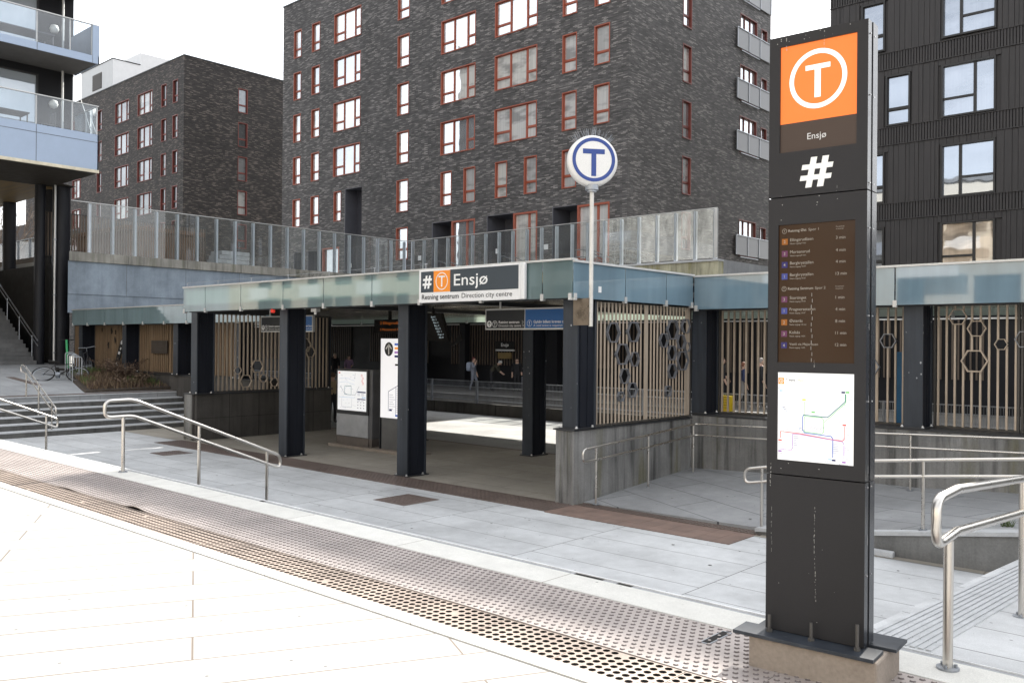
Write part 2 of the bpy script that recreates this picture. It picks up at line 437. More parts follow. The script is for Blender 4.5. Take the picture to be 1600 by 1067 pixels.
M['brick2'] = brickwall('charcoal_brick_far', (.030,.026,.0245), (.12,.10,.088))
M['red'] = plain('rust_red_frame', (.30,.075,.040), .5, 0, .12, 6)
M['reddk'] = plain('dark_red_frame', (.17,.04,.03), .5, 0, .12, 6)
M['porch'] = plain('grey_metal_lining', (.10,.10,.115), .5, .1, .12, 2)
M['pane'] = pane_mat('apartment_window_glass', [(0,(.78,.77,.74)),(.30,(.58,.58,.56)),(.46,(.22,.22,.22)),(.54,(.80,.78,.72)),(.86,(.40,.41,.42))], .38)
M['pane2'] = pane_mat('far_window_glass', [(0,(.03,.03,.03)),(.4,(.16,.16,.16)),(.7,(.42,.42,.40))], .10)
M['pane3'] = pane_mat('blue_reflecting_glass', [(0,(.10,.115,.14)),(.5,(.20,.21,.23))], .30, (.80,.88,1.0))
M['pane4'] = pane_mat('balcony_door_glass', [(0,(.50,.55,.60)),(.5,(.42,.47,.52))], .25, fold=False)
M['warmpane'] = pane_mat('curtained_glass', [(0,(.62,.49,.36)),(.5,(.62,.49,.36))], .10)
M['clad'] = plain('charred_timber_board', (.034,.031,.031), .7, 0, .35, 3, .15, 60, stretch=(6,6,.3))
M['cladframe'] = plain('black_window_frame', (.016,.015,.0145), .5)
M['glass'] = clear_glass('railing_glass', (.88,.91,.90), .05, .14)
M['glassd'] = clear_glass('dirty_railing_glass', (.86,.88,.87), .05, .27, (.66,.68,.66))
M['balglass'] = clear_glass('balcony_glass', (.72,.80,.86), .10, .12, (.6,.7,.8))
M['balpanel'] = plain('pale_blue_panel', (.35,.43,.56), .45, .1, .05, 1.5)
M['balgrey'] = plain('grey_balcony_soffit', (.15,.145,.14), .8)
M['cream'] = plain('cream_edge_trim', (.66,.60,.46), .5)
M['brownsoffit'] = plain('dark_brown_soffit', (.035,.027,.018), .7)
M['soffit'] = plain('ochre_timber_soffit', (.27,.18,.075), .6, 0, .3, 1.4, .1, 50, stretch=(.4,4,1))
M['blackclad'] = plain('black_facade_board', (.010,.010,.012), .6, 0, .2, 2, spec=.25)
M['mesh'] = plain('perforated_grey_metal', (.23,.235,.245), .5, .4, .08, 30)
M['white'] = plain('white_panel', (.74,.74,.74), .5, 0, .04, 2)
M['palegrey'] = plain('pale_grey_cladding', (.50,.51,.52), .55, .1, .06, 2)
M['louvre'] = plain('dark_louvre', (.08,.075,.07), .6)
# ------------------------------------------------------------------ world, sun, camera
SUN_EL = R(38.0)
to_sun = Vector((-.11*math.cos(SUN_EL)/math.hypot(.11,.99), .99*math.cos(SUN_EL)/math.hypot(.11,.99), math.sin(SUN_EL)))
w = bpy.data.worlds.new('World'); sc.world = w; w.use_nodes = True
nt = w.node_tree; nt.nodes.clear()
sky = nt.nodes.new('ShaderNodeTexSky'); sky.sky_type = 'NISHITA'; sky.sun_disc = False
sky.sun_elevation = SUN_EL; sky.sun_rotation = math.atan2(to_sun.x, to_sun.y)
sky.air_density = 1.0; sky.dust_density = 2.2; sky.ozone_density = 1.0
hs = nt.nodes.new('ShaderNodeHueSaturation'); hs.inputs['Saturation'].default_value = .20
tc = nt.nodes.new('ShaderNodeTexCoord'); mp = nt.nodes.new('ShaderNodeMapping'); mp.inputs['Scale'].default_value = (1,1,2.6)
cn = nt.nodes.new('ShaderNodeTexNoise'); cn.inputs['Scale'].default_value = 2.4; cn.inputs['Detail'].default_value = 8; cn.inputs['Roughness'].default_value = .6
cr = nt.nodes.new('ShaderNodeValToRGB'); cr.color_ramp.elements[0].position = .42; cr.color_ramp.elements[0].color = (0,0,0,1); cr.color_ramp.elements[1].position = .62; cr.color_ramp.elements[1].color = (.75,.75,.75,1)
mxn = nt.nodes.new('ShaderNodeMix'); mxn.data_type = 'RGBA'
bg = nt.nodes.new('ShaderNodeBackground'); wo = nt.nodes.new('ShaderNodeOutputWorld')
L_ = nt.links.new
L_(sky.outputs[0], hs.inputs['Color']); L_(tc.outputs['Generated'], mp.inputs['Vector']); L_(mp.outputs[0], cn.inputs['Vector'])
L_(cn.outputs['Fac'], cr.inputs['Fac']); L_(cr.outputs['Color'], mxn.inputs[0]); L_(hs.outputs[0], mxn.inputs[6]); mxn.inputs[7].default_value = (7.5,7.7,8.0,1)
L_(mxn.outputs[2], bg.inputs['Color']); bg.inputs['Strength'].default_value = .12
L_(bg.outputs[0], wo.inputs['Surface'])
sl = bpy.data.lights.new('sun', 'SUN'); sl.energy = 4.2; sl.angle = R(.53); sl.color = (1, .955, .88)
so = bpy.data.objects.new('sun', sl); COL.objects.link(so); so.location = (0, 0, 60)
so.rotation_euler = to_sun.to_track_quat('Z', 'Y').to_euler()

cam = bpy.data.cameras.new('camera'); co = bpy.data.objects.new('camera', cam); COL.objects.link(co)
right = Vector((.74252725,.66976239,.00846348)); up = Vector((-.00478621,-.00732986,.99996168)); fwd = Vector((-.66979876,.7425393,.002237))
co.matrix_world = Matrix(((right.x,up.x,-fwd.x,0),(right.y,up.y,-fwd.y,0),(right.z,up.z,-fwd.z,1.65),(0,0,0,1)))
cam.sensor_width = 36; cam.sensor_fit = 'HORIZONTAL'; cam.lens = 1363.74/1600*36; cam.clip_start = .1; cam.clip_end = 2000
sc.camera = co
sc.view_settings.view_transform = 'Standard'; sc.view_settings.look = 'None'; sc.view_settings.exposure = 1.62; sc.view_settings.gamma = 1
sc.cycles.max_bounces = 8; sc.cycles.transparent_max_bounces = 12; sc.cycles.caustics_reflective = False; sc.cycles.caustics_refractive = False
sc.cycles.use_denoising = True

# ------------------------------------------------------------------ ground, plaza, steps
def P2(x0,x1,y0,y1,z,mi=0,mb=None):
    mb = mb or MB(); mb.quad((x0,y0,z),(x1,y0,z),(x1,y1,z),(x0,y1,z),mi); return mb
ZF = -.97
structure(P2(-900,900,-900,900,-2.4).build('ground', M['ground']))
mb = MB(); mb.box(-60,40,-40,3.402,-2.2,0); structure(mb.build('plaza', M['plaza']))
mb = MB(); mb.box(-24.5,12,3.424,3.54,-1,.002); structure(mb.build('kerb_strip', M['kerb']))
# light kerb with the drain slit behind it
mb = MB(); mb.box(-24.5,12,4.63,4.955,-1,.004); structure(mb.build('stone_kerb', M['kerb'], bevel=.006))
mb = MB(); mb.box(-24.5,12,4.957,5.012,-1,-.005,0)
for a, b in ((-3.87,-3.62),(-3.50,-3.38),(-8.0,-7.93)): mb.box(a,b,4.958,5.011,-.0048,-.003,1)
structure(mb.build('slit_drain', [M['groove'], M['black']]))
mb = MB(); mb.box(-24.5,-1.9,5.014,5.032,-1,.003); mb.box(-1.9,12,5.014,5.024,-1,.002); structure(mb.build('steel_edge', M['edge']))
# weathered steel strip: real holes in the near plates, raised studs on the far plates
mb = MB(); mb.box(-24.5,3,3.541,4.629,-1,-.10); mb.box(-60,12,3.4022,3.4238,-1,-.012); structure(mb.build('drain_bed', M['black']))
px = .0555
def perforated(name, x0, x1, y0, rows, z, mats, pitch, rad, n=10, joint=.62, lift=None):
    mb = MB(); cols = int((x1-x0)/pitch)
    per = max(1, round(joint/pitch))
    for i in range(cols):
        for j in range(rows):
            xa = x0+i*pitch; ya = y0+j*pitch; cx = xa+pitch/2; cy = ya+pitch/2
            g = .0035 if i % per == 0 else 0
            blank = (i*7+j*13) % 173 == 0
            zz = z
            if blank:
                mb.quad((xa+g,ya,zz),(xa+pitch,ya,zz),(xa+pitch,ya+pitch,zz),(xa+g,ya+pitch,zz)); continue
            cs = [(xa+pitch,ya+pitch),(xa+g,ya+pitch),(xa+g,ya),(xa+pitch,ya)]
            vs = [(a,b,zz) for a,b in cs]
            hv = [(cx+rad*math.cos(R(45)+2*math.pi*k/8), cy+rad*math.sin(R(45)+2*math.pi*k/8), zz) for k in range(8)]
            lo = [(p[0],p[1],zz-.008) for p in hv]
            fs = []
            for k in range(4):
                a = k; b = (k+1) % 4
                fs += [(a, b, 4+(2*k+2)%8, 4+2*k+1), (a, 4+2*k+1, 4+2*k)]
            # corner k sits at 45+90k degrees, hole vertex 2k at the same angle
            fs = []
            for k in range(4):
                fs.append((k, 4+2*k, 4+2*k+1)); fs.append((k, 4+2*k+1, (k+1)%4)); fs.append(((k+1)%4, 4+2*k+1, 4+(2*k+2)%8))
            mb.add(vs+hv, fs); mb.add(hv+lo, [(k, 8+k, 8+(k+1)%8, (k+1)%8) for k in range(8)], 1)
    return mb.build(name, mats, fixn=False)
structure(perforated('perforated_strip', -20, 1.5, 3.545, 6, 0.0, [M['corb'], M['black']], px, .0212))
def bump_z(x, y):
    z = .004
    for cx, h, s in ((-8.45,.020,.16),(-10.1,.012,.25)):
        z += h*math.exp(-((x-cx)/s)**2)*max(0,(4.25-y)/.37)**1.5 if y < 4.25 else 0
    return z + .004*math.sin(x*1.3)*max(0,(4.5-y))
mb = MB()
nx = 400; ny = 6; x0, x1, y0, y1 = -20, 1.5, 3.885, 4.612
for i in range(nx):
    xa = x0+(x1-x0)*i/nx; xb = x0+(x1-x0)*(i+1)/nx
    ga = .004 if i % 28 == 0 else 0
    for j in range(ny):
        ya = y0+(y1-y0)*j/ny; yb = y0+(y1-y0)*(j+1)/ny
        mb.quad((xa+ga,ya,bump_z(xa,ya)),(xb,ya,bump_z(xb,ya)),(xb,yb,bump_z(xb,yb)),(xa+ga,yb,bump_z(xa,yb)))
    mb.quad((xa+ga,y0,bump_z(xa,y0)-.008),(xb,y0,bump_z(xb,y0)-.008),(xb,y0,bump_z(xb,y0)),(xa+ga,y0,bump_z(xa,y0)))
for i in range(int(21.4/px)):
    for j in range(13):
        cx = -19.97+i*px+(px/2 if j % 2 else 0); cy = 3.915+j*px
        if cx > 1.45 or (-3.0 < cx < -2.9 and False): continue
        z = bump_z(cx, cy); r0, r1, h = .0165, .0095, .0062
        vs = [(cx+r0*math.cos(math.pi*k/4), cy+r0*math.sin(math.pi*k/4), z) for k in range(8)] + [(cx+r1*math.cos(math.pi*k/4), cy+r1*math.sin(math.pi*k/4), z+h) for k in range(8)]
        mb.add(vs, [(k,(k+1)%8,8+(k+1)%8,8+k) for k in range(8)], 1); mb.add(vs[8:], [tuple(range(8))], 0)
structure(mb.build('tactile_steel_strip', [M['cor'], plain('shaded_stud_flank', (.14,.12,.115), .8, 0, .2, 8)], fixn=False))  # flanks darker than the stud tops: their shade is put into the colour
mb = MB(); mb.box(-2.46,-2.40,4.30,4.56,.003,.0085,0); mb.box(-2.452,-2.408,4.31,4.55,.0086,.0095,1)
tag(mb.build('drain_cover', [M['galv'], M['black']], origin=(-2.43,4.43,.003)), 'small narrow slotted metal plate let into the studded steel strip beside the totem plinth', 'drain cover')

# stairs from the plaza down to the sunken court
mb = MB()
for k in range(6):
    z = -.97*(k+1)/6; y0 = 5.033+k*.4
    if k < 5: mb.box(-25.2,-1.9,y0,y0+.4+(0 if k < 4 else 0),-1.2,z)
structure(mb.build('plaza_steps', M['step']))
structure(P2(-25.3,14,7.03,22.85,ZF).build('sunken_court', M['sunken']))
structure(P2(-45,14,11.15,16.0,ZF+.006).build('station_floor', M['hall']))
structure(P2(-45,14,16.0,16.14,ZF+.006).build('brown_floor_strip', M['band']))
structure(P2(-45,14,16.14,22.85,ZF+.006).build('near_platform', paving('platform_paving', (.40,.40,.39), (.14,.14,.14), 1.2, .6, msize=.006, var=.08, grime=.25)))
# left steps up to the landing
mb = MB(); nb = MB()
for k in range(6):
    x0 = -25.2-.4*k; z = ZF+.97*(k+1)/6
    y0 = 5.033; y1 = 13.83
    if k < 5: mb.box(x0-.4, x0, y0, y1, -1.2, z-.035)
    nb.box(x0-.4, x0+.012, y0, y1, z-.034, z)
structure(mb.build('court_steps', M['step']))
structure(nb.build('step_nosings', M['nosing'], bevel=.006))
LK = .067
def lz(x): return max(0, -LK*(x+27.3))
mb = MB(); mb.hexa([(-27.22,3.4,-1.2),(-27.22,14.0,-1.2),(-60,14.0,-1.2),(-60,3.4,-1.2)],[(-27.22,3.42,.001),(-27.22,14.0,.001),(-60,14.0,lz(-60)),(-60,3.42,lz(-60))])
structure(mb.build('landing', M['landing']))
mb = MB(); mb.box(-27.55,-27.26,5,13.8,.003,.022); structure(mb.build('brown_edge_strip', M['band']))

# bay and ramp on the right
gx = [-8.72,-7.2,-5.75,-4.6,-3.4,-2.3,-1.0,1.5,6,14]; 
def zb(x, front):
    f = [(-8.72,-.945),(-5.75,-.91),(-3.4,-.60),(-2.3,-.48),(-1,-.45),(14,-.45)]
    b = [(-8.72,-.72),(-6.6,-.635),(-4.5,-.62),(-3.05,-.53),(-1,-.45),(14,-.45)]
    t = f if front else b
    for (xa,za),(xb,zz) in zip(t[:-1],t[1:]):
        if xa <= x <= xb: return za+(zz-za)*(x-xa)/(xb-xa)
    return t[-1][1]
mb = MB()
for i in range(len(gx)-1):
    for j in range(4):
        def q(x, t):
            y = 11.46+(14.86-11.46)*t; return (x, y, zb(x,1)*(1-t)+zb(x,0)*t)
        mb.quad(q(gx[i],j/4),q(gx[i+1],j/4),q(gx[i+1],j/4+.25),q(gx[i],j/4+.25))
for a,b in zip(gx[:-1],gx[1:]):
    mb.quad((a,11.461,-1.0),(b,11.461,-1.0),(b,11.461,zb(b,1)),(a,11.461,zb(a,1)))
structure(mb.build('ramp', M['ramp'], fixn=False))
mb = MB()
mb.hexa([(-1.9,5.034,-1.2),(14,5.034,-1.2),(14,11.3,-1.2),(-1.9,11.3,-1.2)],[(-1.9,5.034,.0),(14,5.034,.0),(14,11.3,-.445),(-1.9,11.3,-.445)])
structure(mb.build('ramp_down', M['sunken']))
mb = MB()   # ridged guide path along the ramp edge
for k in range(9):
    x = -1.84+.042*k
    mb.hexa([(x,5.05,-.03),(x+.028,5.05,-.03),(x+.028-.0,9.9,-.37),(x,9.9,-.37)],[(x,5.05,.006),(x+.028,5.05,.006),(x+.028,9.9,-.333),(x,9.9,-.333)])
structure(mb.build('guide_path', M['nosing']))

# low ramp wall with stone cap
mb = MB(); cp = MB()
xs = [-5.6,-4.6,-3.8,-3.0,-2.3,-1.2,0,6]
def lw(x): return max(-.93, min(-.44, -.74+.144*(x+4.0)))
for a, b in zip(xs[:-1], xs[1:]):
    mb.hexa([(a,11.30,-1.1),(b,11.30,-1.1),(b,11.5,-1.1),(a,11.5,-1.1)],[(a,11.30,lw(a)),(b,11.30,lw(b)),(b,11.5,lw(b)),(a,11.5,lw(a))],0)
    cp.hexa([(a,11.27,lw(a)+.001),(b,11.27,lw(b)+.001),(b,11.52,lw(b)+.001),(a,11.52,lw(a)+.001)],[(a,11.27,lw(a)+.05),(b,11.27,lw(b)+.05),(b,11.52,lw(b)+.05),(a,11.52,lw(a)+.05)],0)
t = thing('ramp_wall', 'low dark concrete edge wall of the ramp topped by a pale stone cap, behind the totem', 'low wall', (-3,11.4,-.97))
mb.build('wall_body', concrete('grey_ramp_concrete', (.20,.20,.195), .5, .5), t); cp.build('cap', M['nosing'], t)

# station forecourt details
mb = MB(); mb.box(-21.8,-8.75,10.5,11.24,ZF-.02,ZF+.012,0)
for i in range(130):
    for j in range(7):
        x = -21.75+i*.1; y = 10.54+j*.1
        mb.box(x,x+.055,y,y+.045,ZF+.0121,ZF+.018,0)
structure(mb.build('tactile_band', M['band'], fixn=False))
mb = MB()
for i in range(12):
    for j in range(3):
        x = -8.72+i*.264; y = 10.45+j*.255; mb.box(x,x+.258,y,y+.249,ZF-.02,ZF+.011+random.random()*.002)
structure(mb.build('reddish_pavers', M['bandred'], fixn=False))
mb = MB(); mb.box(-8.72,-5.5,11.22,11.46,ZF-.02,ZF+.002,1)
for i in range(62): mb.box(-8.7+i*.052,-8.7+i*.052+.022,11.225,11.455,ZF+.003,ZF+.016,0)
for j in range(3): mb.box(-8.72,-5.5,11.225+j*.106,11.24+j*.106,ZF+.003,ZF+.017,0)
structure(mb.build('channel_grating', [M['band'], M['black']], fixn=False))
def court_drain(x, y, z, s, label):
    mb = MB(); mb.box(x-s/2,x+s/2,y-s/2,y+s/2,z-.02,z+.006,0)
    k = int(s/.1)
    for i in range(k):
        for j in range(k):
            a = x-s/2+.03+i*.1; b = y-s/2+.03+j*.1
            mb.box(a,a+.05,b,b+.045,z+.0062,z+.012,0)
    return tag(mb.build('manhole_cover', M['band'], origin=(x,y,z)), label, 'manhole cover', 'manhole covers in the sunken court')
court_drain(-11.05,9.65,ZF,.78,'brown square manhole cover in the paving in front of the middle entrance column')
court_drain(-19.5,9.8,ZF,.70,'brown square manhole cover near the dark plinth at the foot of the left steps')
mb = MB(); mb.box(-32.4,-30.0,10.55,10.8,lz(-31.2)-.06,lz(-31.2)+.09,0)
mb = MB(); mb.hexa([(-32.6,10.5,lz(-32.6)),(-30,10.5,lz(-30)),(-30,10.75,lz(-30)),(-32.6,10.75,lz(-32.6))],[(-32.6,10.5,lz(-32.6)+.01),(-30,10.5,lz(-30)+.01),(-30,10.75,lz(-30)+.01),(-32.6,10.75,lz(-32.6)+.01)])
tag(mb.build('drain_grating', M['band'], origin=(-31.3,10.6,lz(-31.3))), 'long brown drain grating in the landing in front of the fallen bicycle', 'drain grating')

# track side
structure(P2(-80,20,22.9,30.1,-2.0).build('trackbed', M['ballast']))
mb = MB(); mb.box(-80,-17.0,30.1,36.0,-2.3,-.86,0); mb.box(-80,-17.0,30.05,30.35,-.858,-.84,1)
mb.box(-17.0,30,30.1,36.0,-2.3,-.86,0); mb.box(-17.0,30,30.05,30.35,-.858,-.84,1)
structure(mb.build('far_platform', [paving('far_platform_paving', (.19,.18,.165), (.07,.07,.07), 1.2, .6, var=.1, grime=.3), concrete('platform_edge', (.26,.25,.23), .5, .5)]))
for y in (24.6,26.04,27.6,29.04):
    mb = MB(); mb.box(-80,20,y-.035,y+.035,-1.98,-1.84); structure(mb.build('rail_track', M['galv']))
mb = MB(); mb.box(-80,20,22.86,23.0,-2.3,-.55); 
for i in range(60): mb.box(-79+i*1.6,-79+i*1.6+.02,22.845,22.858,-.96,-.56,1)
tag(mb.build('platform_parapet', [M['darkconc'], M['black']], origin=(-20,22.9,-.97)), 'long low dark panel parapet between the station floor and the tracks', 'parapet wall')
# ------------------------------------------------------------------ information totem
TO = Vector((-2.059, 4.273, .18)); ang = math.atan2(.032, .493)
t = thing('information_totem', 'tall charcoal metro information totem with a glowing orange T panel, departure screen and line map', 'information totem', (-1.81, 4.36, 0))
xf = Matrix.Translation(TO) @ Matrix.Rotation(ang, 4, 'Z')      # local x along the face, y to the back, z up
def mbt(): return MB(xf)
O = Vector((0,0,0)); U = Vector((1,0,0)); V = Vector((0,0,1))
WD = .496; HT = 3.066
def pl(mb, a0,a1,b0,b1,y,mi=0): plate(mb,(0,y,0),U,V,a0,a1,b0,b1,mi)
# front shell in three sheets with the openings framed
mb = mbt(); 
def sheet(z0,z1,opens):
    us = sorted({0,WD}|{o[0] for o in opens}|{o[1] for o in opens}); zs = sorted({z0,z1}|{o[2] for o in opens}|{o[3] for o in opens})
    for a,b in zip(us[:-1],us[1:]):
        for c,d in zip(zs[:-1],zs[1:]):
            if any(o[0]<=a and b<=o[1] and o[2]<=c and d<=o[3] for o in opens): continue
            pl(mb,a,b,c,d,0)
    for o in opens:
        for (p,q) in (((o[0],o[2]),(o[1],o[2])),((o[1],o[2]),(o[1],o[3])),((o[1],o[3]),(o[0],o[3])),((o[0],o[3]),(o[0],o[2]))):
            mb.quad((p[0],0,p[1]),(q[0],0,q[1]),(q[0],.012,q[1]),(p[0],.012,p[1]))
sheet(2.237,HT,[(.056,.443,2.464,3.012)]); sheet(.81,2.231,[(.053,.440,1.385,2.092),(.054,.440,.883,1.333)]); sheet(0.004,.804,[])
for z0,z1 in ((2.237,HT),(.81,2.231),(.004,.804)):
    mb.quad((0,0,z0),(0,0,z1),(0,.055,z1),(0,.055,z0)); mb.quad((0,0,z1),(WD,0,z1),(WD,.055,z1),(0,.055,z1)); mb.quad((0,0,z0),(WD,0,z0),(WD,.055,z0),(0,.055,z0))
mb.build('front_shell', M['totem'], t, fixn=False)
mb = mbt(); mb.box(.004,WD-.003,.056,.066,.0,HT-.006); mb.build('core', M['black'], t)
mb = mbt(); mb.box(0,WD,.067,.146,.004,2.231); mb.box(0,WD,.067,.146,2.237,HT); mb.box(.47,.4953,.056,.0665,HT-.05,HT-.012); mb.build('rear_shell', M['totem'], t)
mb = mbt()
for z0,z1 in ((2.237,HT),(.81,2.231),(.004,.804)): mb.quad((WD,.0005,z0),(WD,.055,z0),(WD,.055,z1),(WD,.0005,z1)); 
for z0,z1 in ((.81,2.231),(2.237,HT),(.004,.804)): mb.box(WD+.0003,WD+.0035,.069,.145,z0,z1)
mb.build('side_trim', M['totemside'], t, fixn=False)
mb = mbt()
for z in (.35,.78,1.2,1.62,2.05,2.27,2.7,3.0):
    for y in (.03,.09): mb.cyl((WD+.001,y,z),(WD+.006,y,z),.004,n=8)
mb.build('rivets', M['bolt'], t, fixn=False)
m_or = emit_mat('orange_backlit_panel', (.92,.20,.042), .26, (.45,.11,.025)); m_wh = emit_mat('white_backlit_panel', (1,.99,.97), .30, (.45,.45,.45))
m_sc = emit_mat('screen_brown', (.10,.042,.014), .08, (.016,.008,.004), .14)
m_tx = emit_mat('screen_text', (.80,.66,.50), .115, (.12,.12,.12)); m_dk = emit_mat('screen_name_panel', (.075,.05,.04), .2, (.03,.022,.018), .3)
m_white = plain('white_vinyl', (.80,.80,.79), .5, 0, .03)
mb = mbt(); pl(mb,.056,.443,2.613,3.012,.010); p = mb.build('orange_panel', m_or, t, fixn=False)
mb = mbt(); o = Vector((0,.007,0)); ring(mb,o,U,V,(.2485,2.820),.150,.126,48,0,.97)
pl(mb,.186,.311,2.868,2.893,.007); pl(mb,.2325,.2635,2.726,2.868,.007); mb.build('metro_symbol', m_wh, p, fixn=False)
mb = mbt(); pl(mb,.056,.443,2.464,2.6125,.010,0); p = mb.build('name_panel', m_dk, t, fixn=False)
mb = mbt(); write(mb,'Ensjø',.046,(.198,.006,2.518),U,V,0,0,width=.095); mb.build('station_name', emit_mat('name_text', (.9,.88,.85), .17, (.3,.3,.3)), p, fixn=False)
mb = mbt(); hashmark(mb,(0,-.0008,0),U,V,.163,.331,2.272,2.424); mb.build('hash_mark', m_white, t, fixn=False)
# departure screen
mb = mbt(); pl(mb,.053,.440,1.385,2.092,.010); scn = mb.build('departure_screen', m_sc, t, fixn=False)
cols = {'1':(.10,.12,.42),'2':(.50,.17,.03),'3':(.22,.07,.16),'4':(.06,.05,.22)}
rows = [(2.003,'2','Ellingsrudåsen','Neste avgang 9 min','3 min'),(1.941,'3','Mortensrud','Neste avgang 8 min','4 min'),(1.884,'4','Bergkrystallen','Neste avgang 14:47','4 min'),(1.824,'1','Bergkrystallen','Neste avgang 14:55','13 min'),
        (1.706,'3','Stortinget','Neste avgang 14:44','1 min'),(1.647,'1','Frognerseteren','Neste avgang 14:47','4 min'),(1.588,'2','Østerås','Neste avgang 14 min','8 min'),(1.529,'3','Kolsås','Neste avgang 14:53','11 min'),(1.470,'4','Vestli via Majorstuen','Neste avgang 14:55','12 min')]
Y = .007
for zt, a, b in ((2.054,'Retning Øst','Spor 1'),(1.757,'Retning Sentrum','Spor 2')):
    tb = mbt(); ring(tb,(0,Y,0),U,V,(.083,zt+.006),.0125,.0105,24); write(tb,'T',.014,(.0785,Y,zt+.001),U,V,0,.01); tb.build('metro_badge', m_tx, scn, fixn=False)
    tb = mbt(); wd_ = .094 if 'Ø' in a else .130
    write(tb,a,.0185,(.103,Y,zt),U,V,0,.012,width=wd_); write(tb,b,.0185,(.103+wd_+.010,Y,zt),U,V,0,0,width=.052)
    write(tb,'Fra sentrum',.0085,(.345,Y,zt+.008),U,V); write(tb,'til sentrum',.0085,(.345,Y,zt-.003),U,V); tb.build('direction_row', m_tx, scn, fixn=False)
for z, nn, name, nx_, mn in rows:
    tb = mbt()
    write(tb,name,.0215 if len(name)<16 else .0175,(.113,Y,z+.003),U,V,0,0); write(tb,nx_,.0105,(.113,Y,z-.0125),U,V); write(tb,mn,.0215,(.345,Y,z),U,V,0,0)
    tb.build('departure_row', m_tx, scn, fixn=False)
for z, nn, *_ in rows:
    mb = mbt(); pl(mb,.069,.100,z-.013,z+.018,.008,0); write(mb,nn,.021,(.0845,.0055,z-.005),U,V,1,.01,align='c')
    mb.build('line_badge', [emit_mat('badge_'+nn, cols[nn], .15, tuple(c*.2 for c in cols[nn])), m_tx], scn, fixn=False)
# line map
mb = mbt(); pl(mb,.054,.440,.883,1.333,.010); mp_ = mb.build('map_panel', m_wh, t, fixn=False)
mcol = {k: emit_mat('map_'+k, tuple(x**(1.9 if k != 'orange' else 1.1) for x in c), .28, tuple(.4*x**(1.9 if k != 'orange' else 1.1) for x in c)) for k, c in {'teal':(.12,.36,.40),'green':(.45,.75,.42),'blue':(.20,.32,.66),'red':(.85,.38,.36),'orange':(.92,.36,.06),'grey':(.55,.55,.60),'yellow':(.88,.85,.35),'violet':(.60,.42,.68),'navy':(.05,.07,.28),'pale':(.93,.93,.96),'black':(.02,.02,.02),'lblue':(.68,.78,.90)}.items()}
keys = list(mcol); mats = [mcol[k] for k in keys]; K = {k:i for i,k in enumerate(keys)}
mb = mbt(); om = (0,.008,0)
def mu(x): return .054+(x-90)/703*.386
def mz(y): return 1.333-(y-72)/800*.45
def ln(pts,w,k,yy=.008): line2(mb,(0,yy,0),U,V,[(mu(a),mz(b)) for a,b in pts],w*(1.6 if w < .02 else 1),K[k])
pl(mb,mu(95),mu(150),mz(180),mz(122),.0082,K['orange']); ring(mb,(0,.0075,0),U,V,(mu(122),mz(151)),.011,.0085,20,K['pale']); write(mb,'T',.013,(mu(115),.0075,mz(162)),U,V,K['pale'],.03)
write(mb,'T-bane',.0175,(mu(166),.0075,mz(150)),U,V,K['black'],.015); write(mb,'Metro',.0175,(mu(278),.0075,mz(150)),U,V,K['orange'])
ln([(185,640),(700,660)],.035,'pale',.0095); ln([(200,690),(690,745)],.05,'pale',.0094)
ln([(118,250),(118,370),(310,590)],.0016,'lblue'); ln([(341,330),(341,460)],.0022,'green')
ln([(335,455),(326,470),(326,590),(345,612),(590,628),(605,650),(605,815)],.0026,'blue')
ln([(335,452),(556,462),(712,318),(712,250)],.0028,'teal',.0078); ln([(720,250),(720,325),(530,505)],.0020,'green',.0079)
ln([(345,602),(500,612),(522,598),(522,490),(505,468),(350,464),(342,480),(342,590),(352,602)],.0022,'green',.0077)
ln([(118,672),(118,614),(300,622),(600,656),(690,660),(706,648),(706,535)],.0026,'red',.0076)
ln([(118,775),(222,780),(235,762),(235,630),(330,632),(690,668),(705,690),(705,820)],.0020,'violet',.0075)
for a,b,k in ((678,235,'navy'),(716,233,'green'),(104,240,'lblue'),(322,315,'yellow'),(408,422,'green'),(690,521,'red'),(98,694,'red'),(98,794,'violet'),(562,833,'lblue'),(598,838,'navy'),(688,848,'violet')):
    pl(mb,mu(a),mu(a+34),mz(b+8),mz(b-8),.0076,K[k])
for n_, x, y in (('Vestli',695,218),('Frognerseteren',98,222),('Sognsvann',308,298),('Ringen',404,404),('Ellingsrudåsen',652,503),('Østerås',98,720),('Kolsås',98,818),('Bergkrystallen',530,862),('Mortensrud',662,875)):
    write(mb,n_,.0092,(mu(x),.0074,mz(y)),U,V,K['grey'],.02)
for k in range(9): pl(mb,mu(135),mu(160+(k*7)%24),mz(266+k*17)-.0013,mz(266+k*17)+.0013,.0074,K['grey'])
for k in range(12): pl(mb,mu(136+k*16),mu(172+k*16),mz(390+k*18)-.0013,mz(390+k*18)+.0013,.0074,K['grey'])
for k in range(8): ln([(372+k*18,585-(k%2)*8),(405+k*18,545)],.0016,'grey',.0074)
for k in range(7): ln([(148+k*22,606),(178+k*22,574)],.0016,'grey',.0074)
for x0_, ys in ((612,range(690,815,16)),(715,range(705,830,16)),(718,range(545,640,15)),(245,range(650,775,16)),(355,(490,505,520)),(728,range(270,320,14))):
    for y_ in ys: pl(mb,mu(x0_),mu(x0_+28+(y_*7)%22),mz(y_)-.0013,mz(y_)+.0013,.0074,K['grey'])
for k in range(8): pl(mb,mu(705-k*18),mu(735-k*18),mz(345+k*19)-.0013,mz(345+k*19)+.0013,.0074,K['grey'])
for k in range(5): ln([(120+k*26,770),(140+k*26,752)],.0014,'grey',.0074)
mb.build('line_map', mats, mp_, fixn=False)
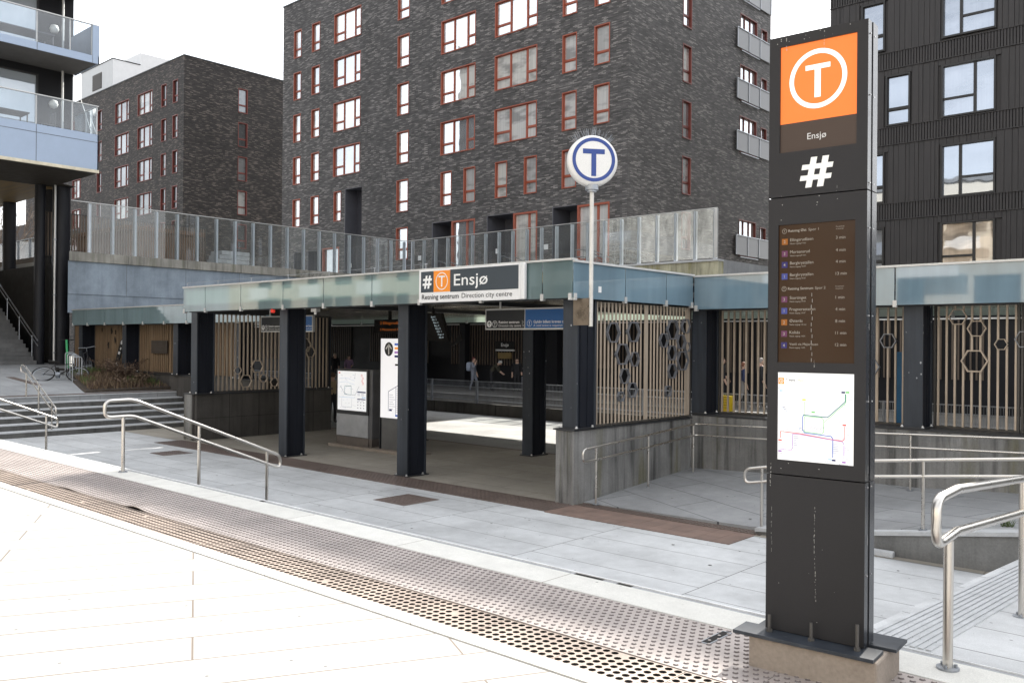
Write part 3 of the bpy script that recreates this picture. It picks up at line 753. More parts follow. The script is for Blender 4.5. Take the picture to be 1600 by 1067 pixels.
# base plate with bolts on the concrete plinth
mb = mbt()
mb.box(-.125,.575,-.125,.045,-.018,0); mb.box(-.06,.02,.0451,.30,-.019,-.003); mb.box(.45,.62,.10,.30,-.019,-.003)
mb.build('base_plate', M['col'], t, bevel=.002)
for u_, v_, h in ((.035,-.035,.085),(.253,-.04,.09),(.476,-.04,.125)):
    mb = mbt(); mb.cyl((u_,v_,0),(u_,v_,h),.0085,n=10); mb.cyl((u_,v_,0),(u_,v_,.014),.017,n=6); mb.build('anchor_bolt', plain('dull_threaded_rod',(.10,.095,.09),.6,.5), t)
mb = mbt(); mb.box(-.05,.585,-.10,.30,-.25,-.019); mb.build('plinth', M['plinth'], t, bevel=.012)
# scratches, gum and drips on the paint
mb = mbt(); rs = random.Random(5)
def scratch(x, z0, z1, n, w=.003):
    for k in range(n):
        a = z0+(z1-z0)*k/n+rs.uniform(0,.01); b = a+(z1-z0)/n*rs.uniform(.2,.8); xx = x+rs.uniform(-.0022,.0022)+.004*math.sin(a*9)
        ww = w*rs.uniform(.3,1.1)
        pl(mb,xx-ww/2,xx+ww/2,a,b,-.0009)
scratch(.256,.18,.66,30); scratch(.032,.40,.64,8,.0015); scratch(.018,.74,.86,9,.004); scratch(.245,1.355,1.40,6,.006); scratch(.235,1.40,1.75,24,.003) if False else None
scratch(.28,2.955,3.06,5,.003); scratch(.085,2.98,3.05,3,.006); scratch(.25,2.17,2.20,2,.006); scratch(.345,2.235,2.27,3,.002)
for k in range(26):
    x = rs.uniform(.01,.485); z = rs.choice([rs.uniform(.05,.75),rs.uniform(.80,.87),rs.uniform(2.1,2.26),rs.uniform(3.02,3.06)]); r = rs.uniform(.0012,.0032); disc(mb,(0,-.0009,0),U,V,(x,z),r,7)
for k in range(7):
    z = .5+k*.35; 
    mb.add([(WD+.0041,.03,z),(WD+.0041,.034,z),(WD+.0041,.034,z+.05*rs.random()+.01),(WD+.0041,.03,z+.03)],[(0,1,2,3)])
mb.build('paint_scratches', M['scratch'], t, fixn=False)
mb = MB(Matrix.Translation(TO) @ Matrix.Rotation(ang, 4, 'Z')); 
for k in range(12):
    a = 1.39+.36*k/12; pl(mb,.226+.003*math.sin(k*2),.2285+.003*math.sin(k*2),a,a+.018,.0052)
mb.build('screen_drip', M['scratch'], scn, fixn=False)

# ------------------------------------------------------------------ stainless handrails
def rail_thing(name, label, group, loops, posts, r=.0215, rp=.021, flange=True, base=None):
    t = thing(name, label, 'handrail', base, group)
    mb = MB()
    for pts, closed in loops: mb.tube(rounded(pts,.085,6,closed), r, 12, closed)
    mb.build('rail', M['steel'], t, smooth=60)
    for (a, b) in posts:
        mb = MB(); mb.cyl(a, b, rp, n=14); p = mb.build('post', M['steel'], t, smooth=60)
        if flange:
            mb = MB(); q = Vector(a); mb.cyl(q, q+Vector((0,0,.01)), .055, n=20)
            for k in range(3):
                an = k*2.1+.5; c = q+Vector((.038*math.cos(an),.038*math.sin(an),.01)); mb.cyl(c, c+Vector((0,0,.016)), .009, n=6)
            mb.build('flange', M['galv'], p)
    return t
def stair_rail(X, label, y0=4.62):
    T0, T1 = (X,y0,.90), (X,4.97,.905)
    loop = [T0,T1,(X,7.12,.01),(X,7.12,-.175),(X,4.97,.70),(X,y0,.695)]
    zt = lambda y: .905-.416*(y-4.97)
    posts = [((X,4.85,.004),(X,4.85,.69)),((X,5.865,-.33),(X,5.865,zt(5.865)-.02)),((X,6.90,-.81),(X,6.90,zt(6.90)-.02))]
    return rail_thing('stair_handrail', label, 'stainless handrails of the stairs', [(loop,True)], posts, base=(X,4.85,0))
stair_rail(-10.9, 'stainless stair handrail with a square end loop on the kerb, left of the station entrance')
stair_rail(-19.05, 'stainless stair handrail at the far left whose end loop hangs over the steps')
# rail down the left steps
Yr = 9.3; zt = lambda x: .90-.47*(-27.35-x)*-1 if False else .90-.475*(x+27.35)
loop = [(-27.62,Yr,.90),(-27.35,Yr,.90),(-25.0,Yr,zt(-25.0)),(-25.0,Yr,zt(-25.0)-.2),(-27.35,Yr,.70),(-27.62,Yr,.70)]
rail_thing('stair_handrail', 'slim stainless handrail running down the middle of the broad steps below the fallen bicycle', 'stainless handrails of the stairs', [(loop,True)],
    [((-27.2,Yr,0.0),(-27.2,Yr,.68)),((-26.25,Yr,-.49),(-26.25,Yr,zt(-26.25)-.02)),((-25.3,Yr,-.93),(-25.3,Yr,zt(-25.3)-.02))], base=(-27.2,Yr,0), flange=False)
# foreground rail on the right
X = -1.33; zt = lambda y: .905-.072*(y-4.97)
loop = [(X,4.62,.895),(X,4.97,.905),(X,10.6,zt(10.6)),(X,10.9,zt(10.6)),(X,10.9,zt(10.6)-.22),(X,10.6,zt(10.6)-.22),(X,4.97,.685),(X,4.62,.665)]
rail_thing('ramp_handrail', 'thick polished stainless handrail with end loop standing on the kerb right of the totem', 'stainless handrails of the ramp', [(loop,True)],
    [((X,4.83,.004),(X,4.83,.66)),((X,6.455,-.103),(X,6.455,zt(6.455)-.02)),((X,8.1,-.217),(X,8.1,zt(8.1)-.02)),((X,9.8,-.336),(X,9.8,zt(9.8)-.02))], r=.0245, rp=.0245, base=(X,4.83,0))
Y = 11.42
top = [(-5.83,Y,-.10),(-5.45,Y,-.03),(-4.1,Y,.18),(-3.0,Y,.30),(-2.0,Y,.405),(1,Y,.44)]
loop = top+[(x,y,z-.20) for x,y,z in reversed(top)]
rail_thing('ramp_handrail', 'stainless handrail on the ramp edge wall, its end loop showing left of the totem', 'stainless handrails of the ramp', [(loop,True)],
    [((-5.57,Y,-.955),(-5.57,Y,-.06)),((-3.44,Y,-.61),(-3.44,Y,.24)),((-1.2,Y,-.39),(-1.2,Y,.40))], base=(-5.57,Y,-.95))
Xw, Yw = -8.45, 14.55
top = [(Xw,11.08,-.03),(Xw,11.45,-.015),(Xw,12.96,.066),(Xw,Yw,.165),(-5.09,Yw,.24),(-2.98,Yw,.318),(1,Yw,.40)]
low = [(Xw,11.08,-.23),(Xw,11.45,-.22),(Xw,12.96,-.146),(Xw,Yw,-.045),(-5.09,Yw,.03),(-2.98,Yw,.106),(1,Yw,.19)]
rail_thing('ramp_handrail', 'thin two bar stainless handrail following the concrete plinth wall round the bay corner', 'stainless handrails of the ramp', [(top+low[::-1],True)],
    [((Xw,11.43,-.945),(Xw,11.43,-.03)),((Xw,12.96,-.85),(Xw,12.96,.05)),((Xw,14.48,-.75),(Xw,14.48,.14)),((-4.58,Yw,-.63),(-4.58,Yw,.24)),((-1.2,Yw,-.47),(-1.2,Yw,.33))], r=.019, rp=.018, base=(Xw,11.43,-.95))
# ------------------------------------------------------------------ concrete plinth walls of the station
def wall_thing(name, label, boxes, cap, base, mat='conc', group=None):
    t = thing(name, label, 'wall', base, group)
    mb = MB()
    for b in boxes: mb.box(*b)
    mb.build('wall_body', M[mat], t, bevel=.012)
    mb = MB()
    for b in cap: mb.box(*b)
    mb.build('cap', M['colcap'], t)
    return t
wall_thing('plinth_wall', 'board marked concrete plinth wall of the bay, stained and carrying the hexagon screens',
    [(-9.10,-8.72,11.18,14.85,-1.2,.235),(-8.719,14,14.851,15.45,-1.2,.30)], [(-9.13,-8.69,11.15,14.86,.236,.262),(-8.689,14,14.84,15.46,.301,.328)], (-8.9,12,-.97))
wall_thing('plinth_wall', 'dark stone clad plinth wall left of the entrance ending in a pale pillar face',
    [(-21.55,-21.45,11.45,15.75,-1.2,.235),(-21.97,-21.551,11.40,15.7,-1.2,.236)], [(-22.0,-21.42,11.37,15.78,.237,.262)], (-21.7,13,-.97), 'darkconc')
mb = MB(); mb.box(-21.98,-21.57,11.385,11.399,-1.0,.236); tag(mb.build('pillar_facing', M['conc'], bpy.data.objects['plinth_wall.001']))
mb = MB(); 
for y in (12.4,13.3,14.2,15.1): mb.box(-21.4495,-21.447,y,y+.012,-.96,.235)
mb.box(-21.4495,-21.4468,11.46,15.74,-.40,-.39); mb.build('cladding_joints', M['black'], bpy.data.objects['plinth_wall.001'])
wall_thing('plinth_wall', 'low dark concrete plinth under the brown wooden slat screens beside the landing',
    [(-36.5,-21.98,13.84,14.6,-.2,.50)], [(-36.5,-21.98,13.82,14.62,.501,.53)], (-29,14.2,0), 'darkconc')

# ------------------------------------------------------------------ steel columns
def make_column(h, label):
    t = thing('steel_column', label, 'column', (0,0,0), 'dark blue steel columns of the station')
    mb = MB()       # H profile: two flanges in front and back, a web and two ribs
    w, d = .30, .50
    mb.box(-w/2,w/2,0,.03,.02,h); mb.box(-w/2,w/2,d-.03,d,.02,h); mb.box(-.02,.02,.03,d-.03,.02,h)
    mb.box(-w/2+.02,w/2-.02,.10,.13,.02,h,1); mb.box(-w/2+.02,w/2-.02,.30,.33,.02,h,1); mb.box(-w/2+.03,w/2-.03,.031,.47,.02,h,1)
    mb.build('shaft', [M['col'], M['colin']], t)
    mb = MB(); mb.box(-w/2-.04,w/2+.04,-.04,d+.04,0,.02); mb.build('base_plate', M['colcap'], t)
    b0 = None
    for (x,y) in ((-.16,-.02),(.16,-.02),(.165,.40),(-.165,.40)):
        if b0 is None:
            mb = MB(); mb.cyl((x,y,.02),(x,y,.055),.016,n=8); mb.cyl((x,y,.02),(x,y,.032),.026,n=6); b0 = mb.build('bolt', M['bolt'], t); p0 = (x,y)
        else:
            c = b0.copy(); COL.objects.link(c); c.parent = t; c.location = (x-p0[0], y-p0[1], 0); W0[c.name] = Vector((0,0,0))
    return t
proto = {}
def column(x, y, z, ztop, label):
    h = round(ztop-z, 2)
    if h not in proto:
        t = make_column(h, label); t.location = (x,y,z); proto[h] = t; W0[t.name] = Vector((x,y,z)); return t
    return dup(proto[h], (x,y,z), label=label)
ZC = 2.40
for (x, y, z, lab) in [
    (-21.44,11.37,.262,'dark steel column on the pale pillar at the left corner of the entrance canopy'),
    (-17.15,11.25,ZF+.006,'dark steel column standing on the floor left of the map kiosk, with the red alarm lamp'),
    (-13.02,11.25,ZF+.006,'large dark steel column in the middle of the entrance, in front of the white route pillar'),
    (-8.84,11.22,.262,'dark steel column on the concrete wall end beside the round T sign'),
    (-21.7,15.3,.262,'dark steel column at the inner end of the dark plinth wall'),
    (-17.5,15.35,ZF+.006,'dark steel column hidden behind the kiosk and the route pillar'),
    (-13.35,15.35,ZF+.006,'dark steel column inside the hall below the blue hanging sign'),
    (-8.57,14.87,.328,'dark steel column in the inner corner between the two hexagon screens'),
    (-4.65,14.87,.328,'dark steel column on the rear plinth wall right of the totem'),
    (-.4,14.87,.328,'dark steel column on the rear plinth wall at the right picture edge'),
    (-34.65,13.75,.53,'dark steel column beside the far left slat screen behind the bike rack'),
    (-30.90,13.75,.53,'dark steel column right of the leaning black board'),
    (-27.15,13.75,.53,'dark steel column right of the brown wall plaque'),
    (-23.40,13.75,.53,'dark steel column hidden behind the left canopy corner')]:
    column(x, y, z, ZC, lab)

# ------------------------------------------------------------------ canopy with frosted glass fascia
t = thing('station_canopy', 'low station canopy edged with frosted teal glass panels and a metal coping', 'canopy', (-13,14,2.38), None)
mb = MB(); mb.box(-21.1,-8.72,11.1,14.79,2.56,2.66); mb.box(-38,14,14.79,21.9,2.56,2.66); mb.box(-34.9,-21.3,13.66,14.789,2.56,2.66); mb.build('roof', M['roofm'], t)
mb = MB(); mb.quad((-21.1,11.1,2.552),(-21.1,14.8,2.552),(-8.72,14.8,2.552),(-8.72,11.1,2.552)); mb.quad((-38,14.8,2.552),(-38,21.9,2.552),(14,21.9,2.552),(14,14.8,2.552))
mb.build('ceiling', M['ceil'], t, fixn=False)
mb = MB(); mb.box(-21.12,-8.70,11.06,11.12,2.37,2.555); mb.box(-21.12,-21.06,11.12,14.8,2.37,2.555); mb.box(-8.76,-8.70,11.12,14.8,2.37,2.555); mb.box(-8.70,14,14.78,14.84,2.31,2.555); mb.box(-34.9,-21.3,13.64,13.70,2.2,2.555)
for x in (-17.15,-13.02): mb.box(x-.1,x+.1,11.2,21.9,2.46,2.553)
mb.build('edge_beam', M['colcap'], t)
gp = []
def fascia(p0, p1, zb, zt, cuts, mat, nrm):
    p0 = Vector((*p0,0)); p1 = Vector((*p1,0)); L = (p1-p0).length; d = (p1-p0)/L; n = Vector((*nrm,0))
    cuts = [0]+[c for c in cuts]+[L]
    for a, b in zip(cuts[:-1], cuts[1:]):
        q0 = p0+d*(a+.011); q1 = p0+d*(b-.011)
        mb = MB(); mb.hexa([(*q0.xy,zb),(*q1.xy,zb),(*(q1-n*.012).xy,zb),(*(q0-n*.012).xy,zb)],[(*q0.xy,zt),(*q1.xy,zt),(*(q1-n*.012).xy,zt),(*(q0-n*.012).xy,zt)])
        mb.build('glass_panel', mat, t)
    for c in cuts:
        c = min(max(c,.05),L-.05)
        q = p0+d*c
        mb = MB(); e = d*.032
        a = q-e+n*.018; b = q+e+n*.018; a2 = q-e-n*.05; b2 = q+e-n*.05
        mb.hexa([(*a.xy,zb-.035),(*b.xy,zb-.035),(*b2.xy,zb-.035),(*a2.xy,zb-.035)],[(*a.xy,zb+.075),(*b.xy,zb+.075),(*b2.xy,zb+.075),(*a2.xy,zb+.075)])
        for s in (.02,.055): mb.cyl(q+n*.018+Vector((0,0,zb-.015+s)), q+n*.024+Vector((0,0,zb-.015+s)), .008, n=8)
        mb.build('glass_clip', M['alu'], t, bevel=.003)
    mb = MB(); 
    a = p0+n*.03; b = p1+n*.03; a2 = p0-n*.12; b2 = p1-n*.12
    mb.hexa([(*a.xy,zt+.001),(*b.xy,zt+.001),(*b2.xy,zt+.001),(*a2.xy,zt+.001)],[(*a.xy,zt+.035),(*b.xy,zt+.035),(*b2.xy,zt+.035),(*a2.xy,zt+.035)])
    mb.build('coping', M['alu'], t)
fascia((-21.22,10.95),(-8.585,10.95),2.385,2.985,[1.1,2.75,4.5,6.0,7.6,9.0,10.6,12.0],M['fasc'],(0,-1))
fascia((-8.58,10.955),(-8.58,14.66),2.385,2.955,[1.45,2.75],M['fascb'],(1,0))
fascia((-8.575,14.67),(14,14.67),2.325,2.935,[1.85,3.7,6.0,8.0,10,12,14,16,18,20],M['fascb'],(0,-1))
fascia((-21.225,14.66),(-21.225,10.955),2.385,2.985,[1.85],M['fasc'],(-1,0))
fascia((-34.95,13.55),(-21.24,13.55),2.207,2.77,[1.4+1.5*k for k in range(8)],frosted('dull_teal_glass',(.20,.28,.30),.15,(.35,.5,.5)),(0,-1))
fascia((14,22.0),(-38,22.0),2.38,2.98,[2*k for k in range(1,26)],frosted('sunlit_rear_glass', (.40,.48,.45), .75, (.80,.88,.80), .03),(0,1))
# thin fall wires above the coping
mb = MB()
for x in [-21.1+1.5*k for k in range(7)]: mb.cyl((x,11.0,3.02),(x,11.0,3.12),.006,n=6); mb.cyl((x-.04,11.0,3.12),(x+.04,11.0,3.12),.007,n=6)
mb.tube([(-21.1,11.0,3.115),(-12.1,11.0,3.115)],.003,5); mb.build('bird_wire', M['galv'], t, fixn=False)
# small lamps and camera under the canopy edge
mb = MB(); mb.lathe([(.035,2.30),(.05,2.31),(.05,2.37),(.03,2.385)],(-17.32,11.08,0),14); tag(mb.build('alarm_lamp', emit_mat('red_lamp',(.5,.03,.02),.3,(.4,.03,.02)), origin=(-17.32,11.08,2.34), smooth=40),'small red alarm lamp under the canopy edge at a column head','alarm lamp')
mb = MB(); mb.box(-15.95,-15.75,11.15,11.25,2.30,2.37); mb.cyl((-15.85,11.2,2.30),(-15.85,11.2,2.24),.03,n=12); tag(mb.build('ceiling_spotlight', M['alu'], origin=(-15.85,11.2,2.4)),'small grey twin spotlight under the canopy right of the red lamp','spotlight')
for i,(x,y) in enumerate(((-13.6,21.0),(-17.6,20.6),(-21.2,20.2))):
    pass

# ------------------------------------------------------------------ slat screens with hexagon rings
def slat_screen(label, p0, p1, zb, zt, pitch, sw, sd, mat, wides=(), skip=(), hexes=(), frame='slatframe', name='slat_screen', group=None, nrm=None, hexmat='hexm', hd=.032, hexcut=True, wsc=.95):
    p0 = Vector((*p0,0)); p1 = Vector((*p1,0)); L = (p1-p0).length; d = (p1-p0)/L
    n = Vector((*nrm,0)) if nrm else Vector((d.y,-d.x,0))
    t = thing(name, label, 'slat screen', (*((p0+p1)/2).xy, zb), group)
    def bar(mb, a, b, z0, z1, dep, off=0):
        q = [p0+d*a+n*off, p0+d*b+n*off, p0+d*b+n*(off-dep), p0+d*a+n*(off-dep)]
        mb.hexa([(*v.xy,z0) for v in q],[(*v.xy,z1) for v in q])
    mb = MB(); s = pitch*.5
    while s < L-.02:
        if not any(abs(s-w0) < pitch*.6 for w0 in wides):
            cuts = sorted((z-hh, z+hh) for (hs_,z,h) in hexes if abs(s-hs_) < h/math.sqrt(3)*.86 for hh in (min(h/2, math.sqrt(3)*(h/math.sqrt(3)-abs(s-hs_)))*.86,) if hexcut)
            lo = zb+.03
            for (c0, c1) in cuts:
                if c0 > lo+.01: bar(mb, s-sw/2, s+sw/2, lo, c0, sd)
                lo = max(lo, c1)
            if zt > lo+.01: bar(mb, s-sw/2, s+sw/2, lo, zt, sd)
        s += pitch
    mb.build('slats', M[mat], t)
    for w0 in wides:
        mb = MB(); bar(mb, w0-sw*wsc, w0+sw*wsc, zb+.031, zt-.001, sd*1.1, .002); mb.build('wide_slat', M[mat], t)
    mb = MB(); bar(mb, 0, L, zb, zb+.03, sd+.04, .02); bar(mb, 0, L, zt, zt+.03, sd+.04, .02); bar(mb, 0, .03, zb+.031, zt-.001, sd+.03, .015); bar(mb, L-.03, L, zb+.031, zt-.001, sd+.03, .015)
    mb.build('frame', M[frame], t)
    for (s, z, h) in hexes:
        ro = h/math.sqrt(3); ri = ro*.885; mb = MB(); vs = []
        for off in (.02+hd*.6, -hd*.4):
            for r in (ro, ri):
                for k in range(6):
                    a = math.pi*k/3; p = p0+d*(s+r*math.cos(a))+n*off; vs.append((p.x,p.y,z+r*math.sin(a)))
        fs = []
        for k in range(6):
            q = (k+1)%6; fs += [(k,q,6+q,6+k),(12+k,18+k,18+q,12+q),(k,12+k,12+q,q),(6+k,6+q,18+q,18+k)]
        mb.add(vs, fs); mb.build('hexagon_ring', M[hexmat], t)
    return t
HS = [(12.23,1.85,0.34),(12.84,1.87,0.35),(12.51,1.48,0.36),(12.88,1.39,0.25),(12.58,1.10,0.26),(12.82,0.85,0.26),(12.47,0.75,0.17),(14.14,1.93,0.36),(14.60,2.01,0.27),(13.83,1.73,0.26),(14.44,1.71,0.27),(14.12,1.50,0.27),(14.66,1.61,0.18),(14.50,1.35,0.36),(14.13,1.16,0.27),(13.99,0.79,0.20)]
slat_screen('beige slat screen on the side wall with two columns of deep grey hexagon rings', (-8.72,11.74), (-8.72,14.82), .275, 2.36, .109, .038, .012, 'slat', wides=(1.53,2.98), wsc=1.5, hexes=[(y-11.74,z,h) for y,z,h in HS], nrm=(1,0))
HB = [(-4.11,2.14,0.25),(-3.83,1.95,0.25),(-3.48,1.70,0.17),(-3.86,1.43,0.35)]
slat_screen('beige slat screen right of the totem with four pale open hexagon rings', (-4.47,15.35), (-3.22,15.35), .33, 2.32, .1255, .030, .03, 'slat', hexes=[(x+4.47,z,h) for x,z,h in HB], nrm=(0,-1), hexmat='slat')
slat_screen('beige slat screen at the right picture edge with one half hidden ring', (-3.20,15.35), (-.6,15.35), .33, 2.32, .1255, .030, .03, 'slat', hexes=[(.25,1.45,.3),(.05,1.78,.25)], nrm=(0,-1))
slat_screen('beige slat screen of the bay back wall through which the yellow cabinet shows', (-8.40,15.35), (-4.83,15.35), .33, 2.32, .125, .031, .03, 'slat', wides=(3.0,), hexes=[(2.9,1.3,.28),(3.2,1.75,.24)], nrm=(0,-1))
HL = [(1.0,.55,.34),(1.35,.95,.34),(1.55,.62,.22),(.75,.85,.2),(1.9,.5,.24),(2.2,1.9,.22),(2.9,1.55,.4),(3.1,1.35,.3)]
slat_screen('beige slat screen over the dark left plinth wall with small hexagon rings near its foot', (-21.55,11.95), (-21.55,15.7), .275, 2.36, .125, .042, .02, 'slat', wides=(2.4,), hexes=HL, nrm=(1,0), hexmat='slat')
for (a, b, lab, wd, hx) in [(-34.48,-31.07,'brown wooden slat screen with dark ragged marks left of the leaning board',(1.55,),[(.65,2.04,.2),(1.49,1.99,.24),(1.82,1.95,.2),(1.78,1.63,.24),(1.23,1.44,.25)]),(-30.73,-27.32,'brown wooden slat screen carrying the dark wall plaque',(1.0,2.3),[]),(-36.4,-34.82,'brown wooden slat screen partly hidden by the big black columns',(),[]),(-26.98,-23.57,'brown wooden slat screen half hidden behind the left canopy corner',(),[])]:
    sc_ = slat_screen(lab, (a,14.22), (b,14.22), .535, 2.20, .135, .078, .04, 'wood', wides=wd, nrm=(0,-1))
    mb = MB(); mb.box(a,b,14.30,14.33,.535,2.20); mb.build('backing_board', M['black'], sc_)
    rq = random.Random(7)
    for (s_, z_, h_) in hx:
        mb = MB(); n_ = 11; mb.add([(a+s_+h_*.42*rq.uniform(.4,1)*math.cos(6.283*k/n_), 14.21, z_+h_*.75*rq.uniform(.4,1)*math.sin(6.283*k/n_)) for k in range(n_)],[tuple(range(n_))]); mb.build('ragged_mark', M['black'], sc_, fixn=False)
mb = MB(); mb.box(-29.66,-28.50,14.14,14.17,1.20,1.645,0)
for z in (1.3,1.37,1.44,1.51): mb.box(-29.55,-28.75-.1*((z*100)%3),14.137,14.14,z,z+.018,1)
tag(mb.build('wall_plaque', [plain('dark_bronze_plaque',(.045,.032,.024),.5,.2), plain('plaque_relief',(.07,.055,.045),.5,.2)], origin=(-29.1,14.15,1.4)), 'dark brown rectangular plaque fixed on the brown slat wall', 'plaque')

# ------------------------------------------------------------------ main station board
t = thing('station_board', 'wide dark station name board with orange T square, on the canopy front', 'sign', (-10.85,10.9,2.39))
mb = MB(); mb.box(-12.13,-9.62,10.86,10.93,2.385,2.99); mb.build('board', M['white'], t, bevel=.004)
mb = MB(); mb.box(-9.62,-9.53,10.855,10.93,2.385,2.99); mb.build('end_cap', M['white'], t, bevel=.02)
ex, ez = Vector((1,0,0)), Vector((0,0,1))
m_slate = plain('slate_blue_vinyl', (.032,.045,.058), .45, 0, .04); m_orv = plain('orange_vinyl', (.86,.27,.02), .5, 0, .03); m_blk = plain('black_vinyl', (.02,.022,.025), .5, 0, .02)
mb = MB(); o = (0,10.8575,0)
plate(mb,o,ex,ez,-12.075,-11.735,2.572,2.955,0); plate(mb,o,ex,ez,-11.732,-11.30,2.572,2.955,1); plate(mb,o,ex,ez,-11.297,-9.66,2.562,2.962,0); mb.build('colour_fields', [m_slate, m_orv], t, fixn=False)
mb = MB(); o = (0,10.8555,0); hashmark(mb,o,ex,ez,-12.03,-11.775,2.64,2.88)
ring(mb,o,ex,ez,(-11.515,2.764),.158,.142,40,0,1.0); plate(mb,o,ex,ez,-11.60,-11.43,2.835,2.862); plate(mb,o,ex,ez,-11.532,-11.498,2.665,2.835)
write(mb,'Ensjø',.295,(-11.20,10.8555,2.672),ex,ez,0,.004,width=.83); mb.build('station_name', m_white, t, fixn=False)
mb = MB(); write(mb,'Retning sentrum',.125,(-12.045,10.8555,2.445),ex,ez,0,.012,width=.97); write(mb,'Direction city centre',.125,(-11.00,10.8555,2.445),ex,ez,0,0,width=1.20); mb.build('direction_text', m_blk, t, fixn=False)

# ------------------------------------------------------------------ hanging signs
def hanging_sign(label, x0, xm, x1, y, z0, z1, blue, blk=True):
    t = thing('hanging_sign', label, 'sign', ((x0+x1)/2, y, z0), 'direction signs hanging under the canopy')
    mb = MB(); mb.box(x0-.03,x1+.03,y-.03,y+.03,z0-.03,z1+.03); mb.build('frame', M['alu'], t)
    for x in (x0+.35, x1-.35):
        mb = MB(); mb.cyl((x,y,z1+.03),(x,y,2.552),.02,n=10); mb.build('hanger', M['alu'], t)
    yy = y-.0325
    if blk:
        mb = MB(); plate(mb,(0,yy,0),ex,ez,x0,xm-.02,z0,z1); mb.build('black_field', m_blk, t, fixn=False)
        mb = MB(); o = (0,yy-.002,0); disc(mb,o,ex,ez,(x0+.085,z0+.085),.066,28)
        ring(mb,o,ex,ez,(x0+.235,z0+.085),.066,.056,28); plate(mb,o,ex,ez,x0+.20,x0+.27,z0+.108,z0+.118); plate(mb,o,ex,ez,x0+.229,x0+.241,z0+.045,z0+.108)
        write(mb,'Retning sentrum',.072,(x0+.34,yy-.002,z0+.095),ex,ez,0,.02,width=.54); write(mb,'Direction city centre',.066,(x0+.34,yy-.002,z0+.028),ex,ez,0,0,width=.58)
        plate(mb,o,ex,ez,x0+.955,x0+.960,z0+.03,z0+.15); write(mb,'1',.05,(x0+.985,yy-.002,z0+.10),ex,ez); write(mb,'2',.05,(x0+.98,yy-.002,z0+.035),ex,ez); mb.build('lettering', m_white, t, fixn=False)
        mb = MB(); o = (0,yy-.0035,0); a, b = x0+.085, z0+.085; plate(mb,o,ex,ez,a-.007,a+.007,b-.042,b+.03); line2(mb,o,ex,ez,[(a-.032,b+.005),(a,b+.038),(a+.032,b+.005)],.014); mb.build('arrow', m_blk, t, fixn=False)
    mb = MB(); plate(mb,(0,yy,0),ex,ez,xm,x1,z0,z1); mb.build('blue_field', plain('blue_vinyl',(.012,.115,.36),.45,0,.03), t, fixn=False)
    mb = MB(); o = (0,yy-.002,0)
    if x1-xm > .8:
        ring(mb,o,ex,ez,(xm+.11,z0+.09),.062,.055,28); write(mb,'!',.11,(xm+.098,yy-.002,z0+.052),ex,ez,0,.02); mb.build('alert_symbol', m_white, t, fixn=False); mb = MB()
        write(mb,'Gyldig billett kreves om bord',.072,(xm+.21,yy-.002,z0+.095),ex,ez,0,.02,width=.98); mb.build('ticket_text', m_white, t, fixn=False); mb = MB(); write(mb,'A valid ticket is required on board',.058,(xm+.21,yy-.002,z0+.03),ex,ez,0,0,width=.98)
        mb.build('ticket_text_english', m_white, t, fixn=False)
hanging_sign('black and blue direction sign hanging right of the middle column', -12.03, -11.0, -9.7, 12.6, 1.945, 2.30, True)
hanging_sign('black and blue direction sign hanging in front of the left slat screen', -20.17, -19.1, -17.93, 12.6, 1.92, 2.27, True)

# ------------------------------------------------------------------ map kiosk and route pillar on a shared concrete base
mb = MB(); mb.box(-18.25,-15.1,13.30,13.95,-1.0,-.90); tag(mb.build('kiosk_base', M['plinth'], origin=(-16.7,13.6,-.97), bevel=.01), 'low concrete base slab under the map kiosk and the white route pillar', 'base slab')
t = thing('map_kiosk', 'grey metal information kiosk with a glazed city map and transit plan', 'information kiosk', (-17.3,13.5,-.9))
x0, x1 = -18.03, -16.64
mb = MB(); mb.box(x0,x1,13.42,13.66,-.70,.98); mb.build('body', plain('kiosk_grey',(.11,.11,.115),.4,.3), t, bevel=.008)
mb = MB(); mb.box(x0+.01,x1-.14,13.40,13.425,-.68,-.14); mb.build('front_panel', plain('kiosk_silver',(.40,.41,.43),.4,.5), t)
mb = MB(); mb.box(x0,x1-.12,13.41,13.43,-.895,-.70); mb.box(x1-.10,x1,13.42,13.64,-.895,-.70); mb.build('kick_plate', plain('kiosk_brown_metal',(.19,.165,.15),.35,.7), t)
mb = MB(); mb.box(x0+.01,x1-.12,13.385,13.425,-.13,.965); mb.build('display_frame', M['colcap'], t)
mb = MB(); plate(mb,(0,13.38,0),ex,ez,x0+.07,x1-.18,-.04,.93); p = mb.build('map_sheet', emit_mat('lit_map_paper',(.95,.96,.97),.19,(.68,.68,.68),.1), t, fixn=False)
mb = MB(); o = (0,13.3775,0); keys2 = ['grey','teal','red','lblue','navy','pale']; K2 = {k:i for i,k in enumerate(keys2)}
rs = random.Random(3); a0, b0 = x0+.07, -.04
def kl(pts,w,k): line2(mb,o,ex,ez,[(a0+p*1.14,b0+q*.97) for p,q in pts],w,K2[k])
kl([(.10,.62),(.22,.45),(.35,.40),(.62,.40),(.75,.62)],.010,'grey'); kl([(.25,.60),(.25,.40),(.48,.40),(.48,.62),(.25,.62)],.012,'teal'); kl([(.05,.33),(.6,.33)],.010,'lblue'); kl([(.6,.8),(.62,.95)],.008,'grey')
kl([(.06,.80),(.3,.83),(.6,.76)],.006,'lblue'); kl([(.06,.70),(.3,.73),(.6,.66)],.006,'lblue'); kl([(.15,.3),(.15,.08),(.5,.08),(.5,.3)],.007,'grey')
kl([(.70,.48),(.97,.48)],.03,'navy'); kl([(.70,.30),(.97,.30)],.022,'navy'); kl([(.86,.35),(.97,.35)],.03,'lblue')
for k in range(14): kl([(.70+.13*(k%2),.44-.022*(k//2)-(.06 if k>5 else 0)),(.79+.13*(k%2),.44-.022*(k//2)-(.06 if k>5 else 0))],.006,'grey')
